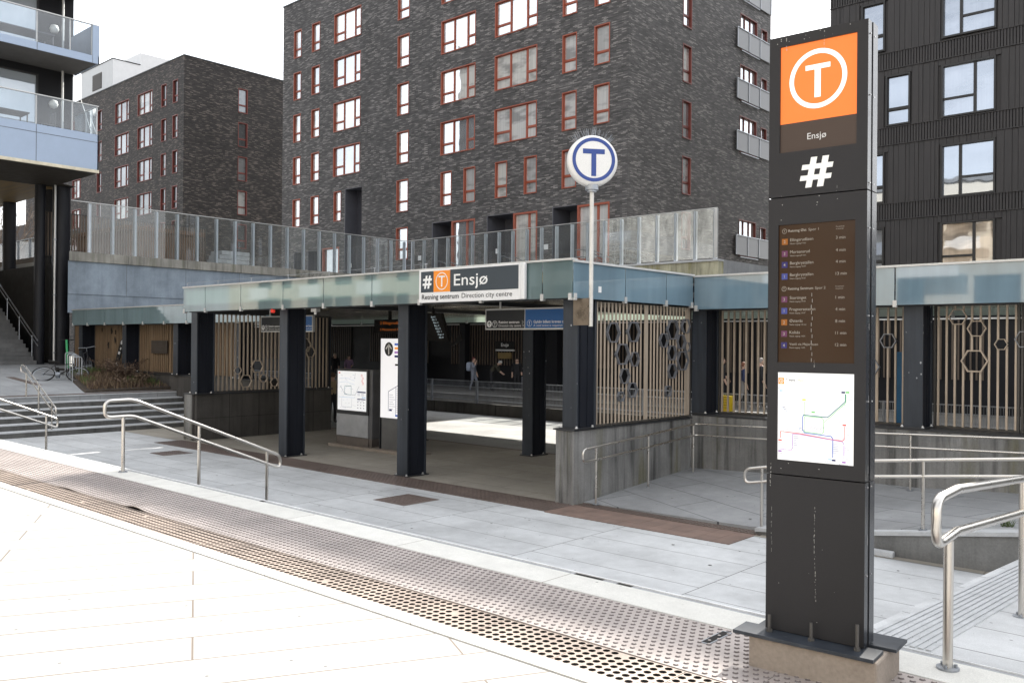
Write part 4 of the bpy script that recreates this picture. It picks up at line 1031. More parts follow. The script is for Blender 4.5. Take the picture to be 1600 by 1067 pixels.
for k in range(9): kl([(.70+(k%3)*.1,.22-.07*(k//3)),(.73+(k%3)*.1,.22-.07*(k//3))],.02,'grey')
for k in range(40): u_, v_ = rs.uniform(.05,.6), rs.uniform(.05,.92); kl([(u_,v_),(u_+.04,v_)],.005,rs.choice(['grey','grey','lblue']))
for q in ((.84,.90),(.88,.83),(.86,.76),(.885,.70)): ring(mb,o,ex,ez,(a0+q[0]*1.14,b0+q[1]*.97),.030,.020,14,K2['red'])
kl([(.04,.95),(.08,.95)],.03,'red')
mb.build('map_print', [mcol[k] for k in keys2], p, fixn=False)
t = thing('route_pillar', 'tall white route pillar with a black arrow disc and blue line diagram, half behind the middle column', 'information pillar', (-15.9,13.55,-.9))
mb = MB(); mb.box(-16.43,-15.25,13.50,13.62,-.15,1.74,0); mb.build('white_panel', emit_mat('lit_white_sheet',(.95,.94,.96),.20,(.72,.72,.73),.4), t)
mb = MB(); mb.box(-16.40,-15.28,13.515,13.61,-.90,-.151); mb.build('grey_base', plain('kiosk_grey_b',(.13,.13,.13),.4,.3), t)
mb = MB(); mb.box(-16.45,-16.4302,13.49,13.63,-.9,1.75); mb.build('edge_strip', M['colcap'], t)
mb = MB(); o = (0,13.4965,0)
disc(mb,o,ex,ez,(-16.13,1.49),.165,32,0,.95); mb.build('arrow_disc', m_blk, t, fixn=False)
mb = MB(); o = (0,13.494,0); plate(mb,o,ex,ez,-16.15,-16.11,1.36,1.56); line2(mb,o,ex,ez,[(-16.23,1.50),(-16.13,1.60),(-16.03,1.50)],.04); mb.build('arrow', m_white, t, fixn=False)
mb = MB(); o = (0,13.496,0); kk = ['lblue','orange','violet','navy','grey','red','blue','black']; Kk = {k:i for i,k in enumerate(kk)}
for i,(k,n_) in enumerate((('blue','Frognerseteren'),('orange','Østerås'),('violet','Kolsås'),('navy','Vestli'))):
    z = 1.58-i*.095; plate(mb,o,ex,ez,-15.92,-15.80,z,z+.05,Kk[k]); write(mb,n_,.05,(-15.76,13.496,z+.008),ex,ez,Kk['black'])
plate(mb,o,ex,ez,-15.90,-15.55,1.10,1.14,Kk['black'])
for k in range(26): plate(mb,o,ex,ez,-15.80,-15.62,1.07-k*.018,1.076-k*.018,Kk['violet'])
line2(mb,o,ex,ez,[(-15.72,.66),(-16.13,.48),(-16.13,.02)],.012,Kk['navy']); line2(mb,o,ex,ez,[(-15.86,.60),(-15.86,-.06)],.012,Kk['navy']); line2(mb,o,ex,ez,[(-15.76,1.09),(-15.76,.60)],.012,Kk['violet'])
for k in range(7): plate(mb,o,ex,ez,-16.10,-15.96+.04*(k%3),.40-k*.055,.408-k*.055,Kk['grey'])
for k in range(12): plate(mb,o,ex,ez,-15.84,-15.72+.04*(k%3),.55-k*.05,.558-k*.05,Kk['grey'])
plate(mb,o,ex,ez,-16.10,-16.0,.02,.06,Kk['navy']); plate(mb,o,ex,ez,-15.88,-15.78,-.10,-.06,Kk['blue'])
mb.build('line_diagram', [mcol[k] for k in kk], t, fixn=False)

# ------------------------------------------------------------------ displays under the ceiling
t = thing('led_display', 'black departure display with amber dot letters hanging behind the kiosk', 'display', (-18.9,16,1.92))
mb = MB(); mb.box(-19.72,-18.3,15.95,16.25,1.92,2.30); mb.cyl((-19.2,16.1,2.30),(-19.2,16.1,2.552),.05,n=10); mb.build('housing', M['black'], t)
mb = MB(); write(mb,'2 Ellingsrudåsen',.11,(-19.45,15.947,2.16),ex,ez,0,0,width=1.0); write(mb,'3 Mortensrud 4 min',.10,(-19.45,15.947,1.98),ex,ez,0,0,width=1.0); mb.build('amber_text', emit_mat('amber_led',(.9,.22,.03),.10,(.05,.02,.01)), t, fixn=False)
t = thing('ceiling_monitor', 'black slanted monitor with white departure rows hanging right of the middle column', 'monitor', (-16.5,15.5,1.7))
mb = MB(); mb.prism([(-17.2,1.70),(-16.12,1.70),(-16.42,2.42),(-17.2,2.42)],'y',15.45,15.55); mb.build('housing', M['black'], t)
mb = MB(); mb.cyl((-16.75,15.5,2.42),(-16.75,15.5,2.552),.04,n=10); mb.prism([(-16.10,1.68),(-15.98,1.62),(-15.72,1.92),(-15.66,1.74),(-16.0,1.56),(-16.14,1.62)],'y',15.47,15.50); mb.build('bracket', M['black'], t)
m_mon = emit_mat('monitor_text',(.7,.85,.9),.2,(.1,.1,.1))
for k in range(8):
    mb = MB(); write(mb,('Spor 2','Ellin  3','Mort  4','Berg  4','Berg 13','Stort  1','Frogn  4','Øst  8')[k],.062,(-16.78+.045*k,15.446,2.30-k*.076),ex,ez,0,0); mb.build('display_row', m_mon, t, fixn=False)

# ------------------------------------------------------------------ round T sign on its pole
t = thing('metro_pole_sign', 'round white sign with blue T on a tall pale pole, bristles on top', 'sign', (-8.35,11.12,1.92))
mb = MB(); mb.cyl((-8.35,11.12,1.93),(-8.35,11.12,4.13),.034,n=18); mb.build('pole', M['pole'], t, smooth=40)
mb = MB(); mb.box(-8.69,-8.35,11.10,11.13,1.95,2.38); mb.box(-8.40,-8.36,11.07,11.17,1.95,2.38); mb.build('bracket_plate', plain('brown_steel_plate',(.20,.165,.13),.3,.8), t)
mb = MB(); mb.cyl((-8.35,11.12,4.09),(-8.35,11.12,4.17),.105,n=20); mb.cyl((-8.35,11.12,4.06),(-8.35,11.12,4.09),.075,n=20); mb.build('collar', M['galv'], t, smooth=40)
cdir = Vector((8.35,-11.12,0)).normalized(); fa = math.atan2(cdir.y, cdir.x)+R(15)
Nn = Vector((math.cos(fa), math.sin(fa), 0)); Uu = Vector((-math.sin(fa), math.cos(fa), 0))
C0 = Vector((-8.35,11.12,4.545)); rr = .405
xf3 = Matrix(((Uu.x,Nn.x,0,C0.x),(Uu.y,Nn.y,0,C0.y),(0,0,1,C0.z),(0,0,0,1)))
mb = MB(xf3); D = .10; mb.lathe([(.30,-D),(.345,-D+.004),(.385,-D+.03),(rr,-.045),(rr,.045),(.385,D-.03),(.345,D-.004),(.30,D)],(0,0,0),48,0,'y')
mb.build('drum', plain('white_sign_drum',(.76,.75,.73),.35,0,.03), t, smooth=40)
mb = MB(); o = C0+Nn*(D+.003); ring(mb,o,Uu,ez,(0,.01),.348,.292,56); plate(mb,o,Uu,ez,-.178,.178,.10,.178); plate(mb,o,Uu,ez,-.04,.04,-.25,.10); mb.build('blue_symbol', plain('blue_enamel',(.02,.055,.25),.35,0,.03), t, fixn=False)
mb = MB(); rs = random.Random(2)
for k in range(70):
    a = R(90+rs.uniform(-44,44)); yy = rs.uniform(-.08,.08); q = C0+Uu*(math.cos(a)*rr)+ez*(math.sin(a)*rr)+Nn*yy
    e = q+(Uu*(math.cos(a)*1.0+rs.uniform(-.3,.3))+ez*math.sin(a)+Nn*yy*3)*rs.uniform(.09,.14); mb.cyl(q,e,.0016,n=4)
mb.build('bird_spikes', M['galv'], t, fixn=False)
mb = MB(); mb.box(-8.578,-8.572,11.62,11.70,2.50,2.60); tag(mb.build('sticker', M['white'], origin=(-8.575,11.66,2.55)), 'tiny white sticker on the blue glass fascia beside the sign pole', 'sticker')

# ------------------------------------------------------------------ fence along the tracks
t = thing('track_fence', 'low galvanised mesh fence with grey posts on the parapet along the tracks', 'fence', (-20,22.93,-.55))
mb = MB(); 
for z in (.235,.02,-.45): mb.box(-60,12,22.915,22.945,z,z+.03)
mb.build('rails', M['galv'], t)
p0 = None
for k in range(29):
    x = -60+2.42*k+1.3
    if p0 is None:
        mb = MB(); mb.box(x-.035,x+.035,22.89,22.97,-.55,.27); p0 = mb.build('post', M['galv'], t); xx = x
    else:
        c = p0.copy(); COL.objects.link(c); c.parent = t; c.location = p0.location+Vector((x-xx,0,0)); W0[c.name] = W0[t.name]
mb = MB()
for k in range(700): x = -40+k*.06; mb.box(x-.004,x+.004,22.926,22.934,-.43,.24)
mb.build('wire_mesh', M['galv'], t, fixn=False)
# yellow cabinet behind the back screen
t = thing('yellow_cabinet', 'yellow box with black warning marks behind the slats left of the totem', 'cabinet', (-12.36,22.8,-.25))
mb = MB(); mb.box(-12.67,-12.06,22.66,22.88,-.245,.205); mb.build('box', plain('yellow_paint',(.80,.55,.01),.5,0,.05), t, bevel=.01)
mb = MB(); o = (0,22.657,0); line2(mb,o,ex,ez,[(-12.63,-.19),(-12.49,-.19),(-12.56,-.07),(-12.63,-.19)],.014); line2(mb,o,ex,ez,[(-12.59,.02),(-12.53,.06),(-12.58,.08),(-12.52,.12)],.014)
for k in range(5): plate(mb,o,ex,ez,-12.42,-12.12,.16-k*.075,.168-k*.075)
mb.build('warning_marks', m_blk, t, fixn=False)

# ------------------------------------------------------------------ far wall of the hall, under the terrace
t = thing('far_platform_wall', 'dark rear wall of the far platform with thin brownish vertical slats', 'wall', (-35,35.9,-.86))
mb = MB(); mb.box(-80,-17.1,35.9,35.99,-.9,4.4); mb.box(-17.1,30,35.9,35.99,-.9,3.2); mb.build('wall_body', M['blackclad'], t)
mb = MB(); x = -60
while x < 8:
    if int((x+60)/1.9) % 4 != 3: mb.box(x,x+.06,35.80,35.86,.42,2.75)
    x += .21
mb.build('slats', plain('dull_brown_slat',(.10,.075,.055),.6), t, fixn=False)
mb = MB(); mb.box(-60,8,35.79,35.87,2.70,2.76); mb.build('top_rail', M['alu'], t)
mb = MB(); mb.box(-60,-17.05,30.6,31.2,2.85,3.3); mb.build('beam', M['blackclad'], t)
for (x, w_, lab) in ((-40.8,.5,'dark square pillar of the far platform left of the backpack traveller'),(-35.6,.45,'dark square pillar of the far platform behind the backpack traveller'),(-28.9,.6,'dark square pillar of the far platform right of the small name sign')):
    mb = MB(); mb.box(x-w_/2,x+w_/2,35.2,35.6,-.86,4.4); tag(mb.build('far_pillar', M['blackclad'], origin=(x,35.4,-.86)), lab, 'pillar', 'pillars of the far platform')
t = thing('platform_name_sign', 'small black Ensjø name sign on the far platform wall', 'sign', (-32.75,35.75,1.3))
mb = MB(); mb.box(-33.45,-32.05,35.72,35.77,1.32,1.77); mb.build('board', M['black'], t)
mb = MB(); mb.box(-33.45,-32.05,35.71,35.78,1.22,1.315); mb.build('lower_strip', M['alu'], t)
mb = MB(); write(mb,'Ensjø',.26,(-33.03,35.715,1.48),ex,ez,0,.01,width=.56); mb.build('station_name', m_white, t, fixn=False)
mb = MB(); mb.box(-33.3,-32.3,35.74,35.78,.80,1.13); tag(mb.build('timetable_board', plain('ochre_board',(.22,.15,.05),.6), origin=(-32.8,35.76,.9)), 'dull ochre notice board on the far wall below the small name sign', 'notice board')
t = thing('far_info_board', 'dim lit information board with a map on the far platform, above the kiosk', 'information board', (-39.8,34.5,-.86))
mb = MB(); mb.box(-41.2,-38.9,34.45,34.6,-.86,1.0); mb.build('frame', M['black'], t)
mb = MB(); plate(mb,(0,34.445,0),ex,ez,-41.0,-39.3,-.05,.9); mb.build('map_sheet', plain('dim_map_paper',(.35,.35,.36),.5), t, fixn=False)
mb = MB(); mb.box(-12.66,-12.54,15.9,15.96,-.35,1.55); tag(mb.build('blue_poster', plain('blue_poster',(.03,.16,.33),.4), origin=(-12.6,15.9,.5)), 'narrow blue poster seen behind the column right of the totem', 'poster')
bpy.data.objects['blue_poster'].location = (-5.55,17.0,.5); bpy.data.objects['blue_poster'].rotation_euler = (0,0,R(35))
mb = MB(); mb.box(-27.0,-26.2,30.6,31.0,-.86,.1); tag(mb.build('litter_bin', plain('dull_grey_bin',(.10,.10,.11),.5,.3), origin=(-26.6,30.8,-.86), bevel=.02), 'dull grey litter bin on the far platform beside the right entrance column', 'litter bin')
# ------------------------------------------------------------------ facade helpers
def facade(mb, u0, u1, z0, z1, opens, P, mi=0, flip=False):
    us = sorted({u0,u1}|{o[0] for o in opens}|{o[1] for o in opens}); zs = sorted({z0,z1}|{o[2] for o in opens}|{o[3] for o in opens})
    us = [u for u in us if u0 <= u <= u1]; zs = [z for z in zs if z0 <= z <= z1]
    for c,d in zip(zs[:-1],zs[1:]):
        run = None
        for a,b in zip(us[:-1],us[1:]):
            hole = any(o[0]-1e-6<=a and b<=o[1]+1e-6 and o[2]-1e-6<=c and d<=o[3]+1e-6 for o in opens)
            if not hole: run = [run[0],b] if run else [a,b]
            if (hole or b == us[-1]) and run:
                q = [P(run[0],c),P(run[1],c),P(run[1],d),P(run[0],d)]
                mb.quad(*(q[::-1] if flip else q), mi); run = None
WP = {}
def window(parent, org, face, w, h, style, fm, pm, depth=.14, th=.055):
    """org: outer lower left corner; face 'Y' looks to -Y, 'X' looks to +X"""
    key = (round(w,2), round(h,2), style, face, fm, pm)
    org = Vector(org)
    if key in WP:
        f0, o0 = WP[key]
        f = f0.copy(); COL.objects.link(f); f.parent = parent; f.location = org - W0[parent.name]; W0[f.name] = org
        for ch in f0.children:
            c = ch.copy(); COL.objects.link(c); c.parent = f; W0[c.name] = org
        return f
    xf = Matrix.Translation(org) @ (Matrix.Rotation(R(90),4,'Z') if face == 'X' else Matrix.Identity(4))
    fb = MB(xf); pb = MB(xf)
    a = -.015
    fb.box(0,th,a,depth+.08,0,h); fb.box(w-th,w,a,depth+.08,0,h); fb.box(th,w-th,a,depth+.08,h-th,h); fb.box(th,w-th,a-.03,depth+.08,-.0,th)
    y = depth; bars = []; cells = []
    if style == 'narrow':
        zt = h*.33; bars.append((th,w-th,zt-.04,zt+.04)); cells = [(th,w-th,th,zt-.04),(th,w-th,zt+.04,h-th)]
    elif style == 'wide':
        m1, m2, zt = w*.36, w*.745, h*.33
        bars += [(m1-.04,m1+.04,th,h-th),(m2-.04,m2+.04,th,h-th),(th,m1-.04,zt-.04,zt+.04),(m2+.04,w-th,zt-.04,zt+.04)]
        cells = [(th,m1-.04,th,zt-.04),(th,m1-.04,zt+.04,h-th),(m1+.04,m2-.04,th,h-th),(m2+.04,w-th,th,zt-.04),(m2+.04,w-th,zt+.04,h-th)]
    elif style == 'darkL':
        m1, zt = w*.62, h*.36
        bars += [(m1-.05,m1+.05,th,h-th),(th,m1-.05,zt-.04,zt+.04)]; cells = [(th,m1-.05,th,zt-.04),(th,m1-.05,zt+.04,h-th),(m1+.05,w-th,th,h-th)]
    elif style == 'darkR':
        m1, zt = w*.36, h*.36
        bars += [(m1-.05,m1+.05,th,h-th),(m1+.05,w-th,zt-.04,zt+.04)]; cells = [(th,m1-.05,th,h-th),(m1+.05,w-th,th,zt-.04),(m1+.05,w-th,zt+.04,h-th)]
    elif style == 'door':
        m1, zt = w*.62, h*.28
        bars += [(m1-.07,m1+.07,th,h-th),(th,m1-.07,th,zt),(m1+.07,w-th,th,zt)]; cells = [(th,m1-.07,zt,h-th),(m1+.07,w-th,zt,h-th)]
    elif style == 'slider':
        m1, m2 = w*.34, w*.67
        bars += [(m1-.04,m1+.04,th,h-th),(m2-.04,m2+.04,th,h-th)]; cells = [(th,m1-.04,th,h-th),(m1+.04,m2-.04,th,h-th),(m2+.04,w-th,th,h-th)]
    else: cells = [(th,w-th,th,h-th)]
    for (p,q,r,s) in bars: fb.box(p,q,y-.05,y+.03,r,s)
    for (p,q,r,s) in cells:
        if style in ('narrow','wide'):     # inner sash bead
            fb.box(p,p+.03,y-.03,y+.02,r,s); fb.box(q-.03,q,y-.03,y+.02,r,s); fb.box(p+.03,q-.03,y-.03,y+.02,r,r+.03); fb.box(p+.03,q-.03,y-.03,y+.02,s-.03,s)
        pb.quad((p,y+.005,r),(q,y+.005,r),(q,y+.005,s),(p,y+.005,s))
    nm = 'door' if style == 'door' else 'window'
    f = fb.build(nm, M[fm], parent, origin=org, fixn=False); pb.build('pane', M[pm], f, fixn=False)
    WP[key] = (f, org)
    return f

# ------------------------------------------------------------------ central brick tower
YT, XT = 36.0, -24.83
t = thing('brick_tower', 'large charcoal brick apartment block with rust red windows, behind the glass screen', 'apartment building', (-40, 44, 5))
S = [24.97, 21.95, 18.93, 15.91, 12.87, 9.83, 6.83]
opens = []; wins = []
def ad(xa, xb, z, h, style): opens.append((xa,xb,z,z+h)); wins.append((xa,z,xb-xa,h,style))
for i, z in enumerate(S):
    ztop = z+2.0 if i else z+.85
    if i == 0: continue
    if i <= 5:
        ad(-53.85,-52.93,z,2.0,'narrow'); ad(-51.65,-50.69,z,2.0,'narrow'); ad(-42.42,-41.30,z,2.03,'narrow')
    if i == 6: ad(-42.42,-41.30,z,2.03,'narrow')
    if i <= 4: ad(-49.07,-46.14,z,2.0,'wide'); ad(-38.41,-35.50,z,2.0,'wide'); ad(-33.97,-30.80,z,2.0,'wide')
    if i <= 4: ad(-29.05,-28.08,z,2.04,'narrow'); ad(-26.95,-25.97,z,2.04,'narrow')
    if i == 5:
        ad(-48.97,-48.14,z,2.04,'narrow'); ad(-38.37,-37.42,z,2.05,'narrow'); ad(-36.41,-35.45,z,2.05,'narrow'); ad(-33.88,-32.95,z,2.05,'narrow'); ad(-31.70,-30.77,z,2.05,'narrow'); ad(-29.03,-28.06,z,2.04,'narrow')
rec = [(-47.69,-45.91,5.0,11.88,1.0),(-39.05,-37.39,5.0,8.87,1.5),(-34.45,-32.46,5.0,8.87,1.5),(-29.62,-27.97,5.0,8.88,1.5),(-51.9,-50.2,5.0,8.0,1.4),(-53.6,-52.4,5.0,8.0,1.2)]
doors = [(-37.385,-35.43,5.0,3.86),(-32.455,-30.70,5.0,3.86),(-27.965,-25.91,5.0,3.86),(-50.195,-48.3,5.0,3.1)]
for r in rec: opens.append(r[:4])
for d in doors: opens.append((d[0],d[1],d[2]+.002,d[2]+d[3]))
mb = MB(); facade(mb,-55.2,XT,4.6,26.0,opens,lambda u,z:(u,YT,z))
ro = []; rw = []
for z in S[1:6]+[S[6]]: ro.append((41.13,42.06,z-.02,z+2.06)); rw.append((41.13,z-.02,.93,2.08,'narrow'))
bal = [21.95+.39-2.65+2.65]  # placeholder
bz = [22.37-.01, 19.32, 16.29, 13.22, 7.03]
for z in bz:
    ro.append((47.62,49.80,z-.05,z+2.15)); rw.append((47.62,z-.05,2.18,2.2,'slider')); ro.append((50.35,51.15,z+.75,z+1.95)); rw.append((50.35,z+.75,.8,1.2,'plain'))
facade(mb,YT,51.65,0,26.0,ro,lambda u,z:(XT,u,z))
mb.quad((XT,51.65,4.6),(-55.2,51.65,4.6),(-55.2,51.65,26),(XT,51.65,26)); mb.quad((-55.2,51.65,4.6),(-55.2,YT,4.6),(-55.2,YT,26),(-55.2,51.65,26)); mb.quad((-55.2,YT+.3,25.8),(XT-.3,YT+.3,25.8),(XT-.3,51.3,25.8),(-55.2,51.3,25.8))
mb.build('wall', M['brick'], t, fixn=False)
mb = MB(); mb.box(-55.25,XT+.05,YT-.05,YT+.3,26.0,26.08); mb.box(XT-.3,XT+.05,YT+.3,51.7,26.0,26.08); mb.build('coping', M['colcap'], t)
for (x,z,w_,h,s_) in wins: window(t,(x,YT,z),'Y',w_,h,s_,'red','pane')
for (y,z,w_,h,s_) in rw: window(t,(XT,y,z),'X',w_,h,s_,'reddk' if s_!='plain' else 'reddk','pane')
for (xa,xb,z0,z1,d) in rec:
    mb = MB(); mb.quad((xa,YT+d,z0),(xb,YT+d,z0),(xb,YT+d,z1),(xa,YT+d,z1)); mb.quad((xa,YT,z0),(xa,YT+d,z0),(xa,YT+d,z1),(xa,YT,z1)); mb.quad((xb,YT,z0),(xb,YT+d,z0),(xb,YT+d,z1),(xb,YT,z1)); mb.quad((xa,YT,z1),(xb,YT,z1),(xb,YT+d,z1),(xa,YT+d,z1))
    mb.box(xa-.02,xa+.03,YT-.02,YT+.02,z0,z1+.03); mb.box(xa+.03,xb,YT-.02,YT+.02,z1,z1+.03)
    mb.build('porch', M['porch'], t, fixn=False)
    mb = MB(); mb.lathe([(.13,0),(.13,.05),(.10,.09)],(0,0,0),14,0,'y'); mb.v = [(p[0]+(xa+xb)/2+.3,YT+d-.01+p[1]-.08,z1-.75+p[2]) for p in mb.v]; mb.build('porch_lamp', M['galv'], t)
for (xa,xb,z,h) in doors: window(t,(xa,YT,z),'Y',xb-xa,h,'door','red','pane',th=.10)
mb = MB(); mb.box(-36.95,-36.25,5,5,5,5) if False else None
for z in bz:
    mb = MB(); mb.box(XT+.05,XT+.10,47.1,51.5,z,z+1.13); b = mb.build('balcony', M['mesh'], t)
    mb = MB()
    for y in (47.1,48.55,50.0,51.45): mb.box(XT+.09,XT+.13,y,y+.05,z,z+1.15)
    mb.box(XT+.04,XT+.14,47.08,51.52,z+1.13,z+1.18); mb.box(XT+.10,XT+.14,47.6,49.9,z-.14,z-.10); mb.build('rail_posts', M['galv'], b, fixn=False)
for (xa,z) in ((-24.9,19.4),(-24.9,16.4)):
    pass
mb = MB(); mb.box(XT-1.4,XT-.1,51.66,53.1,19.0,19.15); mb.box(XT-1.4,XT-.05,53.06,53.1,19.15,20.6); mb.box(XT-.1,XT-.05,51.66,53.1,19.15,20.6); mb.build('rear_balcony', M['mesh'], t)
mb = MB()
for (x,z) in ((-40.3,6.2),(-33.9+.8-.65,6.2),(-30.2,6.2),(-47.2,6.1)): mb.box(x,x+.28,YT-.03,YT-.001,z+.5,z+.78)
mb.build('house_number', M['white'], t, fixn=False)
mb = MB(); mb.box(-39.06+.05,-38.5,YT-.02,YT-.003,5,5.01); 
# outdoor stairs and rails in front of the tower doors
for i,(x,lab) in enumerate(((-36.9,'grey tubular stair rail before the leftmost red door of the tower'),(-32.0,'grey tubular stair rail before the middle red door of the tower'),(-26.7,'grey tubular stair rail before the right red door of the tower'),(-24.4,'grey tubular stair rail at the brick corner behind the glass screen'))):
    tt = thing('entrance_rail', lab, 'handrail', (x,34.4,5.07), 'tubular rails before the tower doors')
    for dy in (0,.9):
        mb = MB()
        for hz in (.95,.6,.3): mb.tube([(x,34.2+dy,5.35+hz),(x+.5,34.2+dy,5.35+hz),(x+1.9,34.2+dy,5.07+hz*.7)],.025,8)
        for k in range(5): mb.cyl((x+.1+k*.42,34.2+dy,5.07),(x+.1+k*.42,34.2+dy,6.28-max(0,k-1)*.14),.014,n=8)
        mb.build('rail', plain('dull_tube',(.16,.165,.17),.5,.3), tt, fixn=False)

# ------------------------------------------------------------------ dark timber building on the right
t = thing('dark_timber_building', 'black timber clad apartment building with large dark framed windows, right of the totem', 'apartment building', (0, 44, 0))
XD0, XD1, YD, ZD = -14.65, 2.0, 36.0, 25.2
lev = [16.62,13.58,10.5,7.45,4.45,1.4]; 
dopens = []; dw = []
for i, z in enumerate([19.55,16.5,13.51,10.45,7.39,4.40]):
    sty = 'darkL' if i % 2 else 'darkR'
    for X0 in (-10.30,-3.2):
        dopens.append((X0,X0+1.9,z,z+2.04)); dw.append((X0,z,1.9,2.04,['darkR','darkR','darkR','darkL','darkR','darkL'][i]))
    xa = -13.37 if i < 3 else (-12.38 if i == 3 else -13.35)
    dopens.append((xa,xa+.95,z,z+2.04)); dw.append((xa,z,.95,2.04,'narrow'))
mb = MB(); facade(mb,XD0,XD1,0,ZD,dopens,lambda u,z:(u,YD+.06,z))
mb.quad((XD0,60,0),(XD0,YD,0),(XD0,YD,ZD),(XD0,60,ZD)); mb.quad((XD0,YD,ZD),(XD1,YD,ZD),(XD1,60,ZD),(XD0,60,ZD)); mb.quad((XD1,YD,0),(XD1,60,0),(XD1,60,ZD),(XD1,YD,ZD)); mb.quad((XD1,60,0),(XD0,60,0),(XD0,60,ZD),(XD1,60,ZD))
mb.build('wall', M['clad'], t, fixn=False)
mb = MB(); mb.box(2.05,40,36.2,58,0,6.4); mb.build('unseen_low_wing', M['clad'], t)  # out of view, added so the totem side mirrors something dark low down
rs = random.Random(4)
mb = MB(); nb = MB()
bands = [(22.1,22.8),(19.0,19.72),(15.72,16.42),(12.72,13.42),(9.69,10.42),(6.70,7.38),(3.7,4.4)]
def hit(a,b,c,d): 
    return [o for o in dopens if o[0]-.02 < b and a < o[1]+.02 and o[2]-.02 < d and c < o[3]+.02]
zz = [25.2]+[v for b in bands for v in (b[1],b[0])]
for (zlo,zhi) in [(bands[i+1][1],bands[i][0]) for i in range(len(bands)-1)]+[(22.8,25.2),(2.0,3.7)]:
    x = XD0
    while x < 1.8:
        wv = rs.choice((.145,.2,.26)); xb = x+wv
        o = hit(x,xb,zlo,zhi); pr_ = rs.uniform(.0,.022)
        if not o: mb.box(x,xb-.012,YD+.0-pr_,YD+.058,zlo+.01,zhi-.01)
        else:
            if o[0][2]-zlo > .1: mb.box(x,xb-.012,YD-pr_,YD+.058,zlo+.01,o[0][2]-.01)
            if zhi-o[0][3] > .06: mb.box(x,xb-.012,YD-pr_,YD+.058,o[0][3]+.01,zhi-.01)
        x = xb
for (a,b) in bands:
    x = XD0
    while x < 1.9: nb.box(x,x+.075,YD-.03,YD+.058,a+.03,b-.03); x += .105
    nb.box(XD0-.02,2,YD-.06,YD+.058,b-.03,b); nb.box(XD0-.02,2,YD-.05,YD+.058,a,a+.03)
mb.build('cladding_boards', M['clad'], t, fixn=False); nb.build('floor_bands', M['clad'], t, fixn=False)
for k,(x,z,w_,h,s_) in enumerate(dw):
    window(t,(x,YD-.02,z),'Y',w_,h,s_,'cladframe','warmpane' if (z < 5 and s_ == 'darkL') else 'pane3',depth=.10,th=.07)

# ------------------------------------------------------------------ brick building further left
XM, YM, ZM = -69.35, 35.67, 25.5
t = thing('brick_building', 'charcoal brick apartment building with dark red windows, further back on the left', 'apartment building', (-80, 45, 5))
fo = []; fw = []
def fa_(xa,xb,z,h,s_): fo.append((xa,xb,z,z+h)); fw.append((xa,z,xb-xa,h,s_))
for i,z in enumerate([21.78,18.79,15.8,12.8,9.85]):
    fa_(-82.5,-79.6,z,1.95,'wide'); fa_(-77.85,-75.0,z,1.95,'wide'); fa_(-73.35,-72.43,z,1.97,'narrow'); fa_(-71.28,-70.39,z,1.97,'narrow'); fa_(-86.4,-85.4,z,1.97,'narrow'); fa_(-92.3,-90.2,z,1.9,'wide')
    fa_(-97.3,-94.6,z,1.9,'wide')
go = [(40.7,41.62,z-.05,z+2.1) for z in [21.78,18.79,15.8,12.8,9.85]]
mb = MB(); facade(mb,-105,XM,0,ZM,fo,lambda u,z:(u,YM,z)); facade(mb,YM,52,0,ZM,go,lambda u,z:(XM,u,z)); mb.quad((-105,YM,ZM-.1),(XM,YM,ZM-.1),(XM,52,ZM-.1),(-105,52,ZM-.1)); mb.quad((-105,52,0),(-105,YM,0),(-105,YM,ZM),(-105,52,ZM)); mb.quad((XM,52,0),(-105,52,0),(-105,52,ZM),(XM,52,ZM))
mb.build('wall', M['brick2'], t, fixn=False)
mb = MB(); mb.box(-105,XM+.05,YM-.05,YM+.3,ZM,ZM+.08); mb.box(XM-.3,XM+.05,YM+.3,52,ZM,ZM+.08); mb.build('coping', M['colcap'], t)
for (x,z,w_,h,s_) in fw: window(t,(x,YM,z),'Y',w_,h,s_,'reddk','pane2')
for o in go: window(t,(XM,o[0],o[2]),'X',.92,2.15,'narrow','reddk','pane2')
mb = MB()
mb.box(-92.4,-85.06,36.5,39.2,ZM-.1,28.75); mb.box(-92.4,-85.06,39.2,52,ZM-.1,28.7); ph = mb.build('penthouse', M['palegrey'], t)
mb = MB(); mb.box(-90.3,-85.07,39.19,46,28.75,30.0); mb.quad((-85.05,36.5,25.5),(-85.05,52,25.5),(-85.05,52,28.74),(-85.05,36.5,28.74)); mb.build('penthouse_upper', M['white'], t, fixn=False)
mb = MB(); mb.box(-92.45,-85.0,36.45,39.2,28.751,28.83); mb.build('penthouse_edge', M['colcap'], t)
mb = MB(); mb.box(-89.6,-87.5,36.46,36.5,26.4,27.95)
for k in range(9): mb.box(-89.55,-87.55,36.43,36.46,26.45+k*.165,26.53+k*.165)
mb.build('louvre', M['louvre'], t, fixn=False)
mb = MB(); mb.tube([(XM-.15,YM+.5,26.3),(XM-.15,51,26.3)],.03,6)
for k in range(9): mb.cyl((XM-.15,YM+.5+k*1.85,25.5),(XM-.15,YM+.5+k*1.85,26.3),.02,n=6)
mb.build('roof_rail', M['galv'], t, fixn=False)

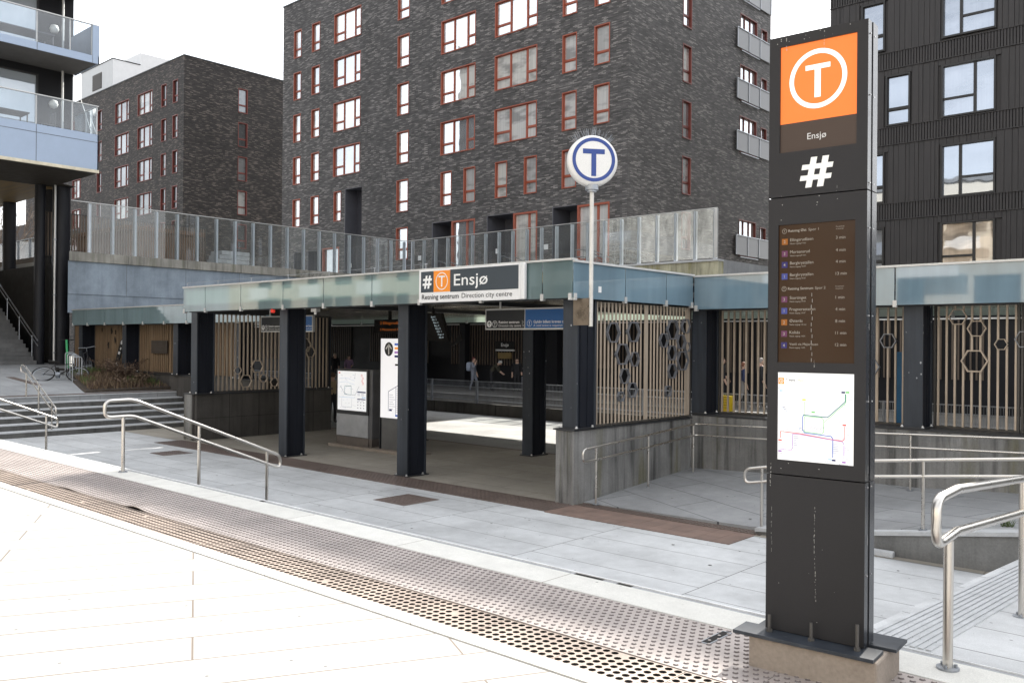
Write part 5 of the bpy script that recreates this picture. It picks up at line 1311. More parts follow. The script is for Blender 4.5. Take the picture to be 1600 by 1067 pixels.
# ------------------------------------------------------------------ building with balconies on the left
t = thing('balcony_building', 'black apartment building on columns with pale blue balconies at the left picture edge', 'apartment building', (-40, 8, 0))
XB, YB = -35.2, 13.6
mb = MB(); bo = [(8.2,12.35,9.4,11.6),(8.2,12.35,12.45,14.6),(4,7.6,9.4,11.6),(4,7.6,12.45,14.6)]
facade(mb,-10,YB,7.86,30,bo,lambda u,z:(XB,u,z)); mb.quad((XB,YB,7.86),(-60,YB,7.86),(-60,YB,30),(XB,YB,30)); mb.quad((XB,-10,30),(XB,YB,30),(-60,YB,30),(-60,-10,30)); mb.quad((-60,YB,7.86),(-60,-10,7.86),(-60,-10,30),(-60,YB,30)); mb.quad((-60,-10,7.86),(XB,-10,7.86),(XB,-10,30),(-60,-10,30))
mb.build('wall', M['blackclad'], t, fixn=False)
for (a,b,c,d) in bo:
    window(t,(XB,a,c),'X',b-a,d-c,'slider','cladframe','pane4',depth=.08)
mb = MB(); mb.quad((-37.4,-10,7.84),(-60,-10,7.84),(-60,14.3,7.84),(-37.4,14.3,7.84)); mb.box(-60,-37.4,13.61,14.3,7.845,7.95); mb.build('soffit', M['soffit'], t, fixn=False)
mb = MB(); mb.quad((-33.1,-10,7.80),(-37.4,-10,7.80),(-37.4,14.3,7.80),(-36.6,14.3,7.80)); mb.quad((-33.1,-10,7.80),(-36.6,14.3,7.80),(-36.3,13.66,7.80),(-33.1,13.66,7.80)); mb.build('outer_soffit', M['brownsoffit'], t, fixn=False)
# lower balcony: deep panelled front; upper balcony: slim slab
def balcony(zbot, zpan, zglass, deep):
    p = MB(); y0, y1 = -2.0, 13.67
    p.box(-33.04,-33.0,y0,y1-.001,zbot,zpan,0); p.box(XB+.01,-33.0,y1-.04,y1,zbot,zpan,0)
    b = p.build('balcony', M['balpanel'], t)
    q = MB(); q.box(XB+.01,-33.05,y0,y1-.05,zbot+.03,zbot+.10 if not deep else zpan-.3); q.build('slab', M['balgrey'], b)
    g = MB(); cuts = [y0,2.9,5.9,8.2,9.9,11.53,12.65 if not deep else 12.75,13.42 if not deep else 13.62]
    for a, c in zip(cuts[:-1],cuts[1:]): g.quad((-33.03,a+.02,zpan+.02),(-33.03,c-.02,zpan+.02),(-33.03,c-.02,zglass),(-33.03,a+.02,zglass))
    if deep: 
        for a,c in ((-33.05,-34.05),(-34.1,-35.1)): g.quad((a,y1-.03,zpan+.02),(c,y1-.03,zpan+.02),(c,y1-.03,zglass),(a,y1-.03,zglass))
    g.build('glass', M['balglass'], b, fixn=False)
    r = MB()
    for c in cuts[1:]: r.box(-33.09,-33.045,c-.025,c+.025,zpan-.1,zglass)
    r.box(-33.08,-33.0,y0,y1,zglass+.001,zglass+.035)
    if deep: r.box(-35.1,-33.09,y1-.06,y1-.01,zglass+.001,zglass+.035); r.box(-34.1,-34.05,y1-.06,y1-.01,zpan,zglass)
    r.build('handrail', M['alu'], b, fixn=False)
    if deep:
        c = MB(); c.box(-33.09,-32.985,y0,y1+.02,zbot-.115,zbot-.005); c.build('cream_trim', M['cream'], b)
        j = MB(); j.box(-32.999,-32.994,y0,y1,zpan-.30,zpan-.285); j.box(-32.999,-32.994,11.52,11.535,zbot,zpan); j.box(-32.999,-32.994,7.6,7.615,zbot,zpan); j.build('panel_joints', M['louvre'], b, fixn=False)
    else:
        c = MB(); c.box(-35.0,-33.0,13.43,13.67,zpan+.001,zglass-.0); c.build('end_panel', M['balpanel'], b)
        j = MB(); j.box(-32.999,-32.994,11.52,11.535,zbot,zpan); j.box(-32.999,-32.994,13.42,13.43,zbot,zpan); j.build('panel_joints', M['louvre'], b, fixn=False)
    return b
balcony(7.92,9.22,10.25,True); balcony(11.83,12.10,13.22,False); balcony(14.8,15.07,16.2,False)
for z in (8.4,9.25,12.12):
    mb = MB(); z1 = {8.4:0,9.25:11.83,12.12:14.8}[z]
    if z1: mb.cyl((-34.9,13.1,z),(-34.9,13.1,z1),.045,n=10); mb.build('hanger_pipe', M['alu'], t); mb = MB(); mb.cyl((-33.3,13.55,z),(-35.15,13.55,z1+.1),.014,n=6); mb.build('tie_rod', M['alu'], t)
for z in (10.55,13.4):
    mb = MB(); mb.lathe([(.02,-.17),(.12,-.13),(.17,0),(.12,.13),(.02,.17)],(-35.08,12.85,z),16); mb.build('globe_lamp', plain('milk_glass_globe',(.75,.73,.68),.4), t, smooth=60)
# columns carrying it
for (x,y,r,lab) in ((-37.15,13.95,.33,'thick round black column nearest the bike rack, carrying the balcony building'),(-37.3,13.20,.20,'slender black column beside the foot of the concrete stairs'),(-43.5,14.1,.27,'black column behind the upper walkway at the far left'),(-38.6,14.1,.3,'round black column tucked behind the thick front column')):
    mb = MB(); mb.cyl((x,y,lz(x)-.05),(x,y,7.84),r,n=28); tag(mb.build('round_column', plain('black_painted_column',(.012,.0125,.016),.5,0,.15,2,spec=.25), origin=(x,y,lz(x)), smooth=40), lab, 'column', 'black columns of the balcony building')
t2 = thing('downpipe', 'thin pale downpipe running down between the black columns', 'downpipe', (-36.85,13.62,.7))
mb = MB(); mb.cyl((-36.85,13.60,lz(-36.9)+.1),(-36.85,13.60,7.84),.045,n=12); mb.build('pipe', M['alu'], t2, smooth=40)
mb = MB()
for z in (1.1,3.4,5.6): mb.cyl((-36.85,13.6,z),(-36.85,13.6,z+.06),.06,n=12)
mb.build('clamp', M['galv'], t2)
# things on the balconies
mb = MB(); mb.box(-34.6,-33.6,9.6,12.0,10.0-.78+.0,9.24); 
def balcony_chair(x,y,z,lab):
    tt = thing('garden_chair', lab, 'chair', (x,y,z), 'garden chairs on the balconies')
    mb = MB(); mb.box(x-.25,x+.25,y-.25,y+.25,z+.42,z+.46); mb.build('seat', M['louvre'], tt)
    mb = MB(); mb.box(x-.25,x+.25,y+.22,y+.26,z+.5,z+.92); mb.build('backrest', M['louvre'], tt)
    for sx in (-.23,.23):
        for sy in (-.23,.23): mb = MB(); mb.cyl((x+sx,y+sy,z),(x+sx,y+sy,z+.44),.018,n=8); mb.build('leg', M['galv'], tt)
balcony_chair(-34.0,9.7,9.0,'dark garden chair at the left end of the lower balcony'); balcony_chair(-34.0,12.2,9.0,'dark garden chair near the corner of the lower balcony')
def balcony_table(x,y,z,lx,ly,lab,mat):
    tt = thing('garden_table', lab, 'table', (x,y,z), 'garden tables on the balconies')
    mb = MB(); mb.box(x-lx,x+lx,y-ly,y+ly,z+.70,z+.74); mb.build('table_top', M[mat], tt)
    for sx in (-lx+.06,lx-.06):
        for sy in (-ly+.06,ly-.06): mb = MB(); mb.cyl((x+sx,y+sy,z),(x+sx,y+sy,z+.70),.025,n=8); mb.build('leg', M[mat], tt)
balcony_table(-34.1,11.0,9.0,.4,.55,'low dark table on the lower balcony behind the glass','louvre')
balcony_table(-34.2,11.3,12.0,.45,1.1,'long grey table on the upper balcony behind the glass','porch')

# ------------------------------------------------------------------ terrace, its walls and the glass screen
XW, YW = -35.57, 31.0
mb = MB(); mb.box(-66,XW-.4,14.45,36,4.5,5.06); mb.box(XW-.4,-17.06,YW+.45,36,4.5,5.06); structure(mb.build('terrace', M['landing']))
t = thing('terrace_wall', 'tall smooth grey concrete retaining wall with a stained coping above the left glass fascia', 'retaining wall', (XW,22,3))
def mitre(mb, x, y0, y1, z0, z1): mb.hexa([(x,y0,z0),(x,y1,z0),(x-.4,y1,z0),(x-.4,y0+.75,z0)],[(x,y0,z1),(x,y1,z1),(x-.4,y1,z1),(x-.4,y0+.75,z1)])
mb = MB(); mitre(mb,XW,13.62,YW+.4,3.44,4.72); mitre(mb,XW-.03,13.63,YW+.4,2.7,3.435); mb.build('wall_body', M['wallconc'], t)
mb = MB()
for k in range(7):
    y = 13.4+2.55*k
    if k: mb.box(XW-.4,XW+.09,y,y+2.54,4.723,5.09)
    else: mitre(mb,XW+.09,13.62,y+2.54,4.723,5.09)
mb.build('coping', M['coping'], t, bevel=.01)
mb = MB()
for y in (15.9,18.45,21.0,23.5,26): mb.box(XW-.001,XW+.002,y,y+.012,3.45,4.72)
for k in range(10): 
    rs = random.Random(k); y = 24.0+k*.22; a = rs.uniform(4.82,4.9); ring(mb,(XW+.0925,0,0),Vector((0,1,0)),ez,(y,a+.04),.05,.035,8,1); line2(mb,(XW+.0925,0,0),Vector((0,1,0)),ez,[(y,a-.03),(y+.08,a+.1)],.02,1)
mb.build('joints_and_scrawl', [M['louvre'], plain('marker_scrawl',(.05,.05,.045),.6)], t, fixn=False)
t = thing('terrace_beam', 'yellow green stained concrete edge beam below the right part of the glass screen', 'edge beam', (-26,YW,4.4))
mb = MB(); mb.box(XW,-17.05,YW,YW+.44,4.36,4.98); mb.build('beam_body', M['ybeam'], t)
mb = MB(); mb.box(XW+.09,-17.03,YW-.06,YW+.45,4.981,5.06); mb.build('coping', M['nosing'], t)
t = thing('glass_screen', 'tall glass safety screen with pale steel posts along the terrace edge', 'glass screen', (-30,YW,5.06))
ZG0, ZG1 = 5.10, 7.06
def posts_and_panels(pts, nrm, dirty):
    first = None; n = Vector((*nrm,0))
    for (x,y) in pts:
        if first is None:
            mb = MB(); a = .055
            mb.box(x-a if nrm[0]==0 else x-.12, x+a if nrm[0]==0 else x+.02, y-a if nrm[1]==0 else y-.02, y+a if nrm[1]==0 else y+.12, ZG0-.04, ZG1-.03)
            first = mb.build('post', plain('pale_blue_steel',(.60,.65,.72),.45,0,.06), t); o = (x,y)
        else:
            c = first.copy(); COL.objects.link(c); c.parent = t; c.location = first.location+Vector((x-o[0],y-o[1],0)); W0[c.name] = W0[t.name]
    for k in range(len(pts)-1):
        a = Vector((*pts[k],0)); b = Vector((*pts[k+1],0)); d = (b-a).normalized()*.012; off = n*.03
        mb = MB(); p = a+d+off; q = b-d+off; mb.quad((*p.xy,ZG0),(*q.xy,ZG0),(*q.xy,ZG1),(*p.xy,ZG1))
        mb.build('glass_panel', M['glassd'] if k >= dirty else M['glass'], t, fixn=False)
posts_and_panels([(XW,13.52+.91*k) for k in range(1,20)],(1,0),99)
rp = [(-35.2+.9*k,YW) for k in range(21)]
posts_and_panels(rp,(0,-1),16)
mb = MB(); mb.box(XW+.02,XW+.05,13.7,YW,ZG1+.001,ZG1+.03); mb.box(XW,-17.06,YW-.05,YW-.02,ZG1+.001,ZG1+.03); mb.build('top_edge', M['alu'], t)
mb = MB(); mb.box(-17.2,-17.06,YW-.06,YW+.02,ZG0,ZG1); mb.build('end_stile', M['alu'], t)
slat_screen('weathered timber slat fence on the terrace behind the left glass screen', (-38.0,13.6), (-38.0,20.7), 5.07, 6.86, .115, .05, .04, 'oldwood', nrm=(1,0), name='timber_fence')
mb = MB(); mb.box(-46,-40.2,18.0,21.5,5.06,6.75); mb.box(-46.2,-40.0,17.8,21.7,6.75,6.95); tag(mb.build('garden_shed', plain('orange_brown_timber',(.17,.085,.04),.7,0,.25,4), origin=(-43,20,5.06)), 'orange brown timber shed seen through the slat fence on the terrace', 'shed')
t = thing('concrete_bench', 'pale layered concrete bench block on the terrace behind the glass screen', 'bench', (-37.5,21.5,5.06))
for k in range(4): 
    mb = MB(); mb.box(-38.2,-37.2,20.75+.1*k,22.5,5.07+.2*k,5.07+.2*k+.185); mb.build('layer', M['nosing'], t)

# ------------------------------------------------------------------ concrete stairs and walkway far left
mb = MB(); n = 25
for k in range(n):
    x = -37.0-.30*k; z = lz(-37)+.165*k; mb.box(x-.32,x,7.0,13.02,0,z+.165,0)
structure(mb.build('concrete_stairs', concrete('dim_stair_concrete',(.15,.15,.15),.4,.6)))
mb = MB(); mb.box(-46,-37.3,13.60,13.9,lz(-38),4.7); mb.box(-48,-46.0,12.0,13.9,0,4.7); tag(mb.build('stair_wall', M['black'], origin=(-42,13.7,.7)), 'black side wall beside the concrete stairs at the far left', 'wall')
t = thing('stair_handrail', 'dark handrail climbing beside the concrete stairs at the far left', 'handrail', (-37,13,.7), 'stainless handrails of the stairs')
mb = MB(); mb.tube([(-36.8,12.98,lz(-37)+.95),(-44.5,12.98,lz(-37)+.95+4.2)],.025,8); mb.tube([(-36.8,12.98,lz(-37)+.75),(-44.5,12.98,lz(-37)+.75+4.2)],.018,8); mb.build('rail', M['galv'], t)
for k in range(6): mb = MB(); x = -37.4-1.4*k; mb.cyl((x,12.98,lz(-37)+.55*(-37-x)),(x,12.98,lz(-37)+.95+.55*(-37-x)),.02,n=8); mb.build('post', M['galv'], t)
t = thing('walkway_parapet', 'upper walkway parapet of brownish concrete with glass railing, far left behind the columns', 'parapet', (-50,15,4.7))
mb = MB(); mb.box(-62,-38.5,15.0,15.3,4.65,5.42); mb.build('parapet_wall', plain('brown_concrete',(.12,.10,.085),.85), t)
mb = MB(); mb.quad((-62,15.1,5.45),(-38.5,15.1,5.45),(-38.5,15.1,6.30),(-62,15.1,6.30)); mb.build('glass', M['glassd'], t, fixn=False)
mb = MB()
for k in range(16): mb.box(-61.9+1.5*k,-61.84+1.5*k,15.05,15.15,5.42,6.33)
mb.box(-62,-38.5,15.07,15.13,6.301,6.35); mb.build('posts', M['galv'], t, fixn=False)
t = thing('distant_house', 'low distant house with a dark roof at the far left horizon', 'house', (-120,40,0))
mb = MB(); mb.box(-135,-98,40,55,0,13.2); mb.build('wall', plain('dull_brown_wall',(.12,.09,.08),.8), t)
mb = MB(); mb.prism([(-137,13.2),(-96,13.2),(-99,15.6),(-134,15.6)],'y',39,56); mb.build('roof', plain('dark_roof_tile',(.05,.042,.042),.8), t)
# ------------------------------------------------------------------ planting bed by the steps
mb = MB(); mb.hexa([(-32.9,11.9,-.1),(-27.62,11.0,-.1),(-27.62,13.83,-.1),(-32.9,13.83,-.1)],[(-32.9,12.6,lz(-32.9)+.06),(-27.62,11.15,.08),(-27.62,13.83,.14),(-32.9,13.83,lz(-32.9)+.08)])
structure(mb.build('soil_bed', plain('dark_soil',(.055,.042,.032),.95,0,.4,8,.5,40)))
rs = random.Random(9)
def blade(mb, x, y, z, h, lean, w, mi):
    a = rs.uniform(0,6.28); dx, dy = math.cos(a), math.sin(a); px_, py_ = -dy*w, dx*w
    m = (x+dx*lean*.4, y+dy*lean*.4, z+h*.65); e = (x+dx*lean, y+dy*lean, z+h)
    mb.add([(x-px_,y-py_,z),(x+px_,y+py_,z),(m[0]+px_*.7,m[1]+py_*.7,m[2]),(m[0]-px_*.7,m[1]-py_*.7,m[2]),e],[(0,1,2,3),(3,2,4)],mi)
g1 = plain('fresh_green_grass',(.075,.11,.025),.7,0,.3,8); g2 = plain('dry_straw',(.17,.12,.07),.8,0,.3,8); g3 = plain('dry_twig',(.085,.05,.035),.8,0,.3,8)
mb = MB()
for k in range(5200):
    x = rs.uniform(-32.6,-27.68); y = rs.uniform(max(11.25, 11.25+(-27.62-x)*.27),13.8); z = lz(x)+.09
    gz = math.sin(x*2.1)+math.sin(y*1.7+x)
    mi = 0 if (gz > .35 and rs.random() < .7) else (1 if rs.random() < .6 else 2)
    blade(mb,x,y,z,rs.uniform(.08,.26)*(1.25 if mi == 0 else 1),rs.uniform(.04,.22),.008,mi)
tag(mb.build('ground_cover',[g1,g2,g3],fixn=False), kind='stuff')
def shrub(x, y, n, h, lab):
    tt = thing('dry_shrub', lab, 'shrub', (x,y,lz(x)+.05), 'dry shrubs in the planting bed')
    mb = MB(); lf = MB(); z0 = lz(x)+.05
    for k in range(n):
        a = rs.uniform(0,6.28); l = rs.uniform(.5,1)*h; t_ = rs.uniform(.2,.9)
        p = Vector((x+rs.uniform(-.1,.1),y+rs.uniform(-.1,.1),z0)); pts = [p]
        for q in range(4):
            p = p+Vector((math.cos(a)*t_*l*.25+rs.uniform(-.03,.03), math.sin(a)*t_*l*.25+rs.uniform(-.03,.03), l*.24*(1-q*.08))); pts.append(p)
        mb.tube(pts,.006,4)
        for q in range(9):
            b = pts[rs.randint(2,4)]; c = b+Vector((rs.uniform(-.1,.1),rs.uniform(-.1,.1),rs.uniform(-.06,.08))); s = rs.uniform(.02,.045); d = Vector((rs.uniform(-1,1),rs.uniform(-1,1),rs.uniform(-1,1))).normalized()*s; e = d.orthogonal().normalized()*s*.6
            lf.quad(c-d,c-e,c+d,c+e)
    mb.build('stems', g3, tt, fixn=False); lf.build('leaves', plain('dry_leaf_'+str(n),(.11,.075,.05),.8,0,.35,12), tt, fixn=False)
shrub(-29.9,13.3,60,.95,'largest dry brown shrub, in the middle of the planting bed below the plaque'); shrub(-31.5,13.5,40,.8,'dry brown shrub at the left end of the planting bed near the black board'); shrub(-28.6,13.4,34,.6,'lower dry shrub at the right end of the planting bed'); shrub(-28.2,12.4,24,.45,'small dry shrub at the front of the planting bed by the steps')
# tuft of grass in the ramp joint and the loose plank
mb = MB()
for k in range(70): blade(mb,-2.62+rs.uniform(-.07,.07),11.9+rs.uniform(-.05,.05),zb(-2.62,1)*.9+zb(-2.62,0)*.1-.005,rs.uniform(.05,.12),rs.uniform(.03,.11),.004,0)
tag(mb.build('grass_tuft', g1, origin=(-2.62,11.9,-.5), fixn=False), 'small green tuft of grass growing from a ramp paving joint', 'grass tuft')
mb = MB(); mb.prism([(11.18,-.965),(11.26,-.965),(11.27,-.90),(11.24,-.885),(11.19,-.90)],'x',-5.0,-3.72); tag(mb.build('loose_plank', M['nosing'], origin=(-4.3,11.2,-.965), bevel=.008), 'pale loose kerb plank lying at the foot of the ramp wall', 'plank')
mb = MB(); rs2 = random.Random(21)
for k in range(60):
    x = rs2.uniform(-16,-2.4); y = rs2.choice([rs2.uniform(7.6,10.4),rs2.uniform(8,14)]); 
    if y > 11: x = rs2.uniform(-8.3,-5.5); 
    z = ZF+.004 if y < 11 else zb(x,1)+(zb(x,0)-zb(x,1))*max(0,(y-11.46))/3.4+.004
    s = rs2.uniform(.012,.03); mb.add([(x+s*math.cos(a)*rs2.uniform(.6,1),y+s*math.sin(a)*rs2.uniform(.6,1),z+.002) for a in (0,1.2,2.5,3.8,5)],[(0,1,2,3,4)])
tag(mb.build('litter_specks', M['louvre'], fixn=False), kind='stuff')

# ------------------------------------------------------------------ bicycles, rack and board
def bicycle(name, label, mtx, frame, group='bicycles at the rack'):
    tt = thing(name, label, 'bicycle', mtx.to_translation(), group)
    def bt(): return MB(mtx)
    rw = .34; wb = 1.05
    for cx in (0, wb):
        mb = bt(); mb.tube([(cx+rw*math.cos(2*math.pi*k/28),0,rw+rw*math.sin(2*math.pi*k/28)) for k in range(28)],.024,6,True); wh = mb.build('wheel', M['black'], tt, fixn=False)
        mb = bt(); mb.tube([(cx+.31*math.cos(2*math.pi*k/28),0,rw+.31*math.sin(2*math.pi*k/28)) for k in range(28)],.012,5,True)
        for k in range(16): a = 2*math.pi*k/16; mb.cyl((cx,0,rw),(cx+.31*math.cos(a),0,rw+.31*math.sin(a)),.0025,n=4)
        mb.cyl((cx,-.05,rw),(cx,.05,rw),.02,n=8); mb.build('rim', M['galv'], wh, fixn=False)
    bb = (.44,0,.29); st = (.30,0,.80); hd = (.86,0,.86); hl = (.90,0,.70)
    mb = bt()
    for a,b,r in ((bb,st,.018),(st,hd,.018),(bb,hl,.02),(hd,hl,.02),((0,0,rw),bb,.012),((0,0,rw),st,.01),(hl,(wb,.0,rw),.014)): mb.cyl(a,b,r,n=8)
    mb.build('frame', frame, tt, fixn=False)
    mb = bt(); mb.tube([(.96,.29,1.0),(.84,.27,1.03),(.83,0,1.0),(.84,-.27,1.03),(.96,-.29,1.0)],.013,6); mb.cyl((.86,0,.86),(.83,0,1.0),.014,n=8); mb.build('handlebar', M['galv'], tt, fixn=False)
    mb = bt(); mb.cyl(st,(.27,0,.93),.013,n=8); mb.hexa([(.10,-.08,.93),(.42,-.02,.93),(.42,.02,.93),(.10,.08,.93)],[(.08,-.08,.98),(.43,-.02,.96),(.43,.02,.96),(.08,.08,.98)]); mb.build('saddle', M['black'], tt, fixn=False)
    mb = bt(); mb.cyl((.44,-.07,.29),(.44,.07,.29),.08,n=14); mb.cyl((.44,.07,.29),(.55,.09,.18),.01,n=6); mb.cyl((.44,-.07,.29),(.33,-.09,.40),.01,n=6); mb.build('crank', M['galv'], tt, fixn=False)
X0 = Vector((-31.2,11.15,lz(-31.2)))
mt = Matrix.Translation(X0) @ Matrix.Rotation(R(62),4,'Z') @ Matrix.Rotation(R(-50),4,'X')
bicycle('bicycle', 'black bicycle fallen over on its side in front of the bike rack', mt, M['black'])
mt = Matrix.Translation((-32.6,13.05,lz(-32.6))) @ Matrix.Rotation(R(145),4,'Z') @ Matrix.Rotation(R(-6),4,'X')
bicycle('bicycle', 'dark bicycle standing upright inside the white hoops of the rack', mt, plain('dark_grey_frame',(.06,.06,.07),.4))
base = None
for k in range(4):
    x = -30.5-.62*k; y = 12.0+.16*k; z = lz(x)
    if base is None:
        t = thing('rack_hoop', 'pale tubular bike rack hoop, one of the row before the black column', 'bike rack', (x,y,z), 'hoops of the bike rack')
        mb = MB(); mb.tube(rounded([(x,y-.15,z),(x,y-.15,z+.85),(x,y+.15,z+.85),(x,y+.15,z)],.06,4,False),.017,8); mb.build('hoop', plain('white_painted_tube',(.36,.38,.40),.4,.2), t, smooth=60); base = t
    else: dup(base,(x,y,z))
t = thing('kick_scooter', 'bright green electric kick scooter parked behind the bike rack', 'scooter', (-33.6,12.9,lz(-33.6)))
x,y,z = -33.6,12.55,lz(-33.6)
mb = MB(); mb.hexa([(x-.02,y-.1,z+.12),(x+.85,y-.1,z+.12),(x+.85,y+.1,z+.12),(x-.02,y+.1,z+.12)],[(x-.02,y-.1,z+.18),(x+.85,y-.1,z+.18),(x+.85,y+.1,z+.18),(x-.02,y+.1,z+.18)]); mb.build('deck', M['black'], t)
mb = MB(); mb.cyl((x+.9,y,z+.2),(x+.75,y,z+1.22),.04,n=10); mb.build('stem', plain('green_paint',(.02,.30,.10),.4), t)
mb = MB(); mb.cyl((x+.74,y-.26,z+1.22),(x+.74,y+.26,z+1.22),.018,n=8); mb.build('handlebar', M['black'], t)
for dx in (0,.95): mb = MB(); mb.cyl((x+dx-.03,y-.03,z+.11),(x+dx-.03,y+.03,z+.11),.11,n=16); mb.build('wheel', M['black'], t)
xf4 = Matrix.Translation((-32.02,13.93,.545)) @ Matrix.Rotation(R(9),4,'Y') @ Matrix.Rotation(R(-10),4,'X')
t = thing('snowboard', 'black board with white graphics leaning against the brown slat wall', 'board', (-32.02,13.93,.545))
mb = MB(xf4); n_ = 10; pts = [(.15*math.cos(a)*1.0, .15+.15*math.sin(a)) for a in [math.pi+math.pi*k/n_ for k in range(n_+1)]]+[(.16*math.cos(a), 1.02+.16*math.sin(a)) for a in [math.pi*k/n_ for k in range(n_+1)]]
mb.prism(pts,'y',-.012,.012); mb.build('deck', M['black'], t)
mb = MB(xf4); o = (0,-.0135,0); disc(mb,o,ex,ez,(-.02,1.05),.085,16); plate(mb,o,ex,ez,-.09,.06,.60,.70); plate(mb,o,ex,ez,-.10,.10,.20,.29); disc(mb,o,ex,ez,(.02,.82),.05,12); mb.build('graphics', plain('white_print',(.5,.5,.5),.5), t, fixn=False)

# ------------------------------------------------------------------ bare tree far left
def bare_tree(x, y, z, h, lab):
    tt = thing('bare_tree', lab, 'tree', (x,y,z))
    tr = MB(); cr_ = MB(); r_ = random.Random(31)
    tr.tube([(x,y,z),(x+.1,y,z+h*.25),(x,y+.1,z+h*.5)],.12,7)
    def grow(p, d, l, r, lev):
        if lev > 4: return
        q = p+d*l; cr_.tube([p,(p+q)/2+Vector((r_.uniform(-.05,.05),r_.uniform(-.05,.05),0))*l,q],r,4)
        for k in range(3 if lev < 3 else 2):
            nd = (d+Vector((r_.uniform(-.8,.8),r_.uniform(-.8,.8),r_.uniform(-.2,.6)))).normalized(); grow(q, nd, l*.72, r*.6, lev+1)
    for k in range(5): grow(Vector((x,y,z+h*(.3+.05*k))), Vector((r_.uniform(-1,1),r_.uniform(-1,1),1.0)).normalized(), h*.17, .05, 0)
    tr.build('trunk', M['oldwood'], tt, fixn=False); cr_.build('crown', M['oldwood'], tt, fixn=False)
bare_tree(-58,18.5,2,8.6,'bare leafless tree showing its twigs against the sky at the far left')

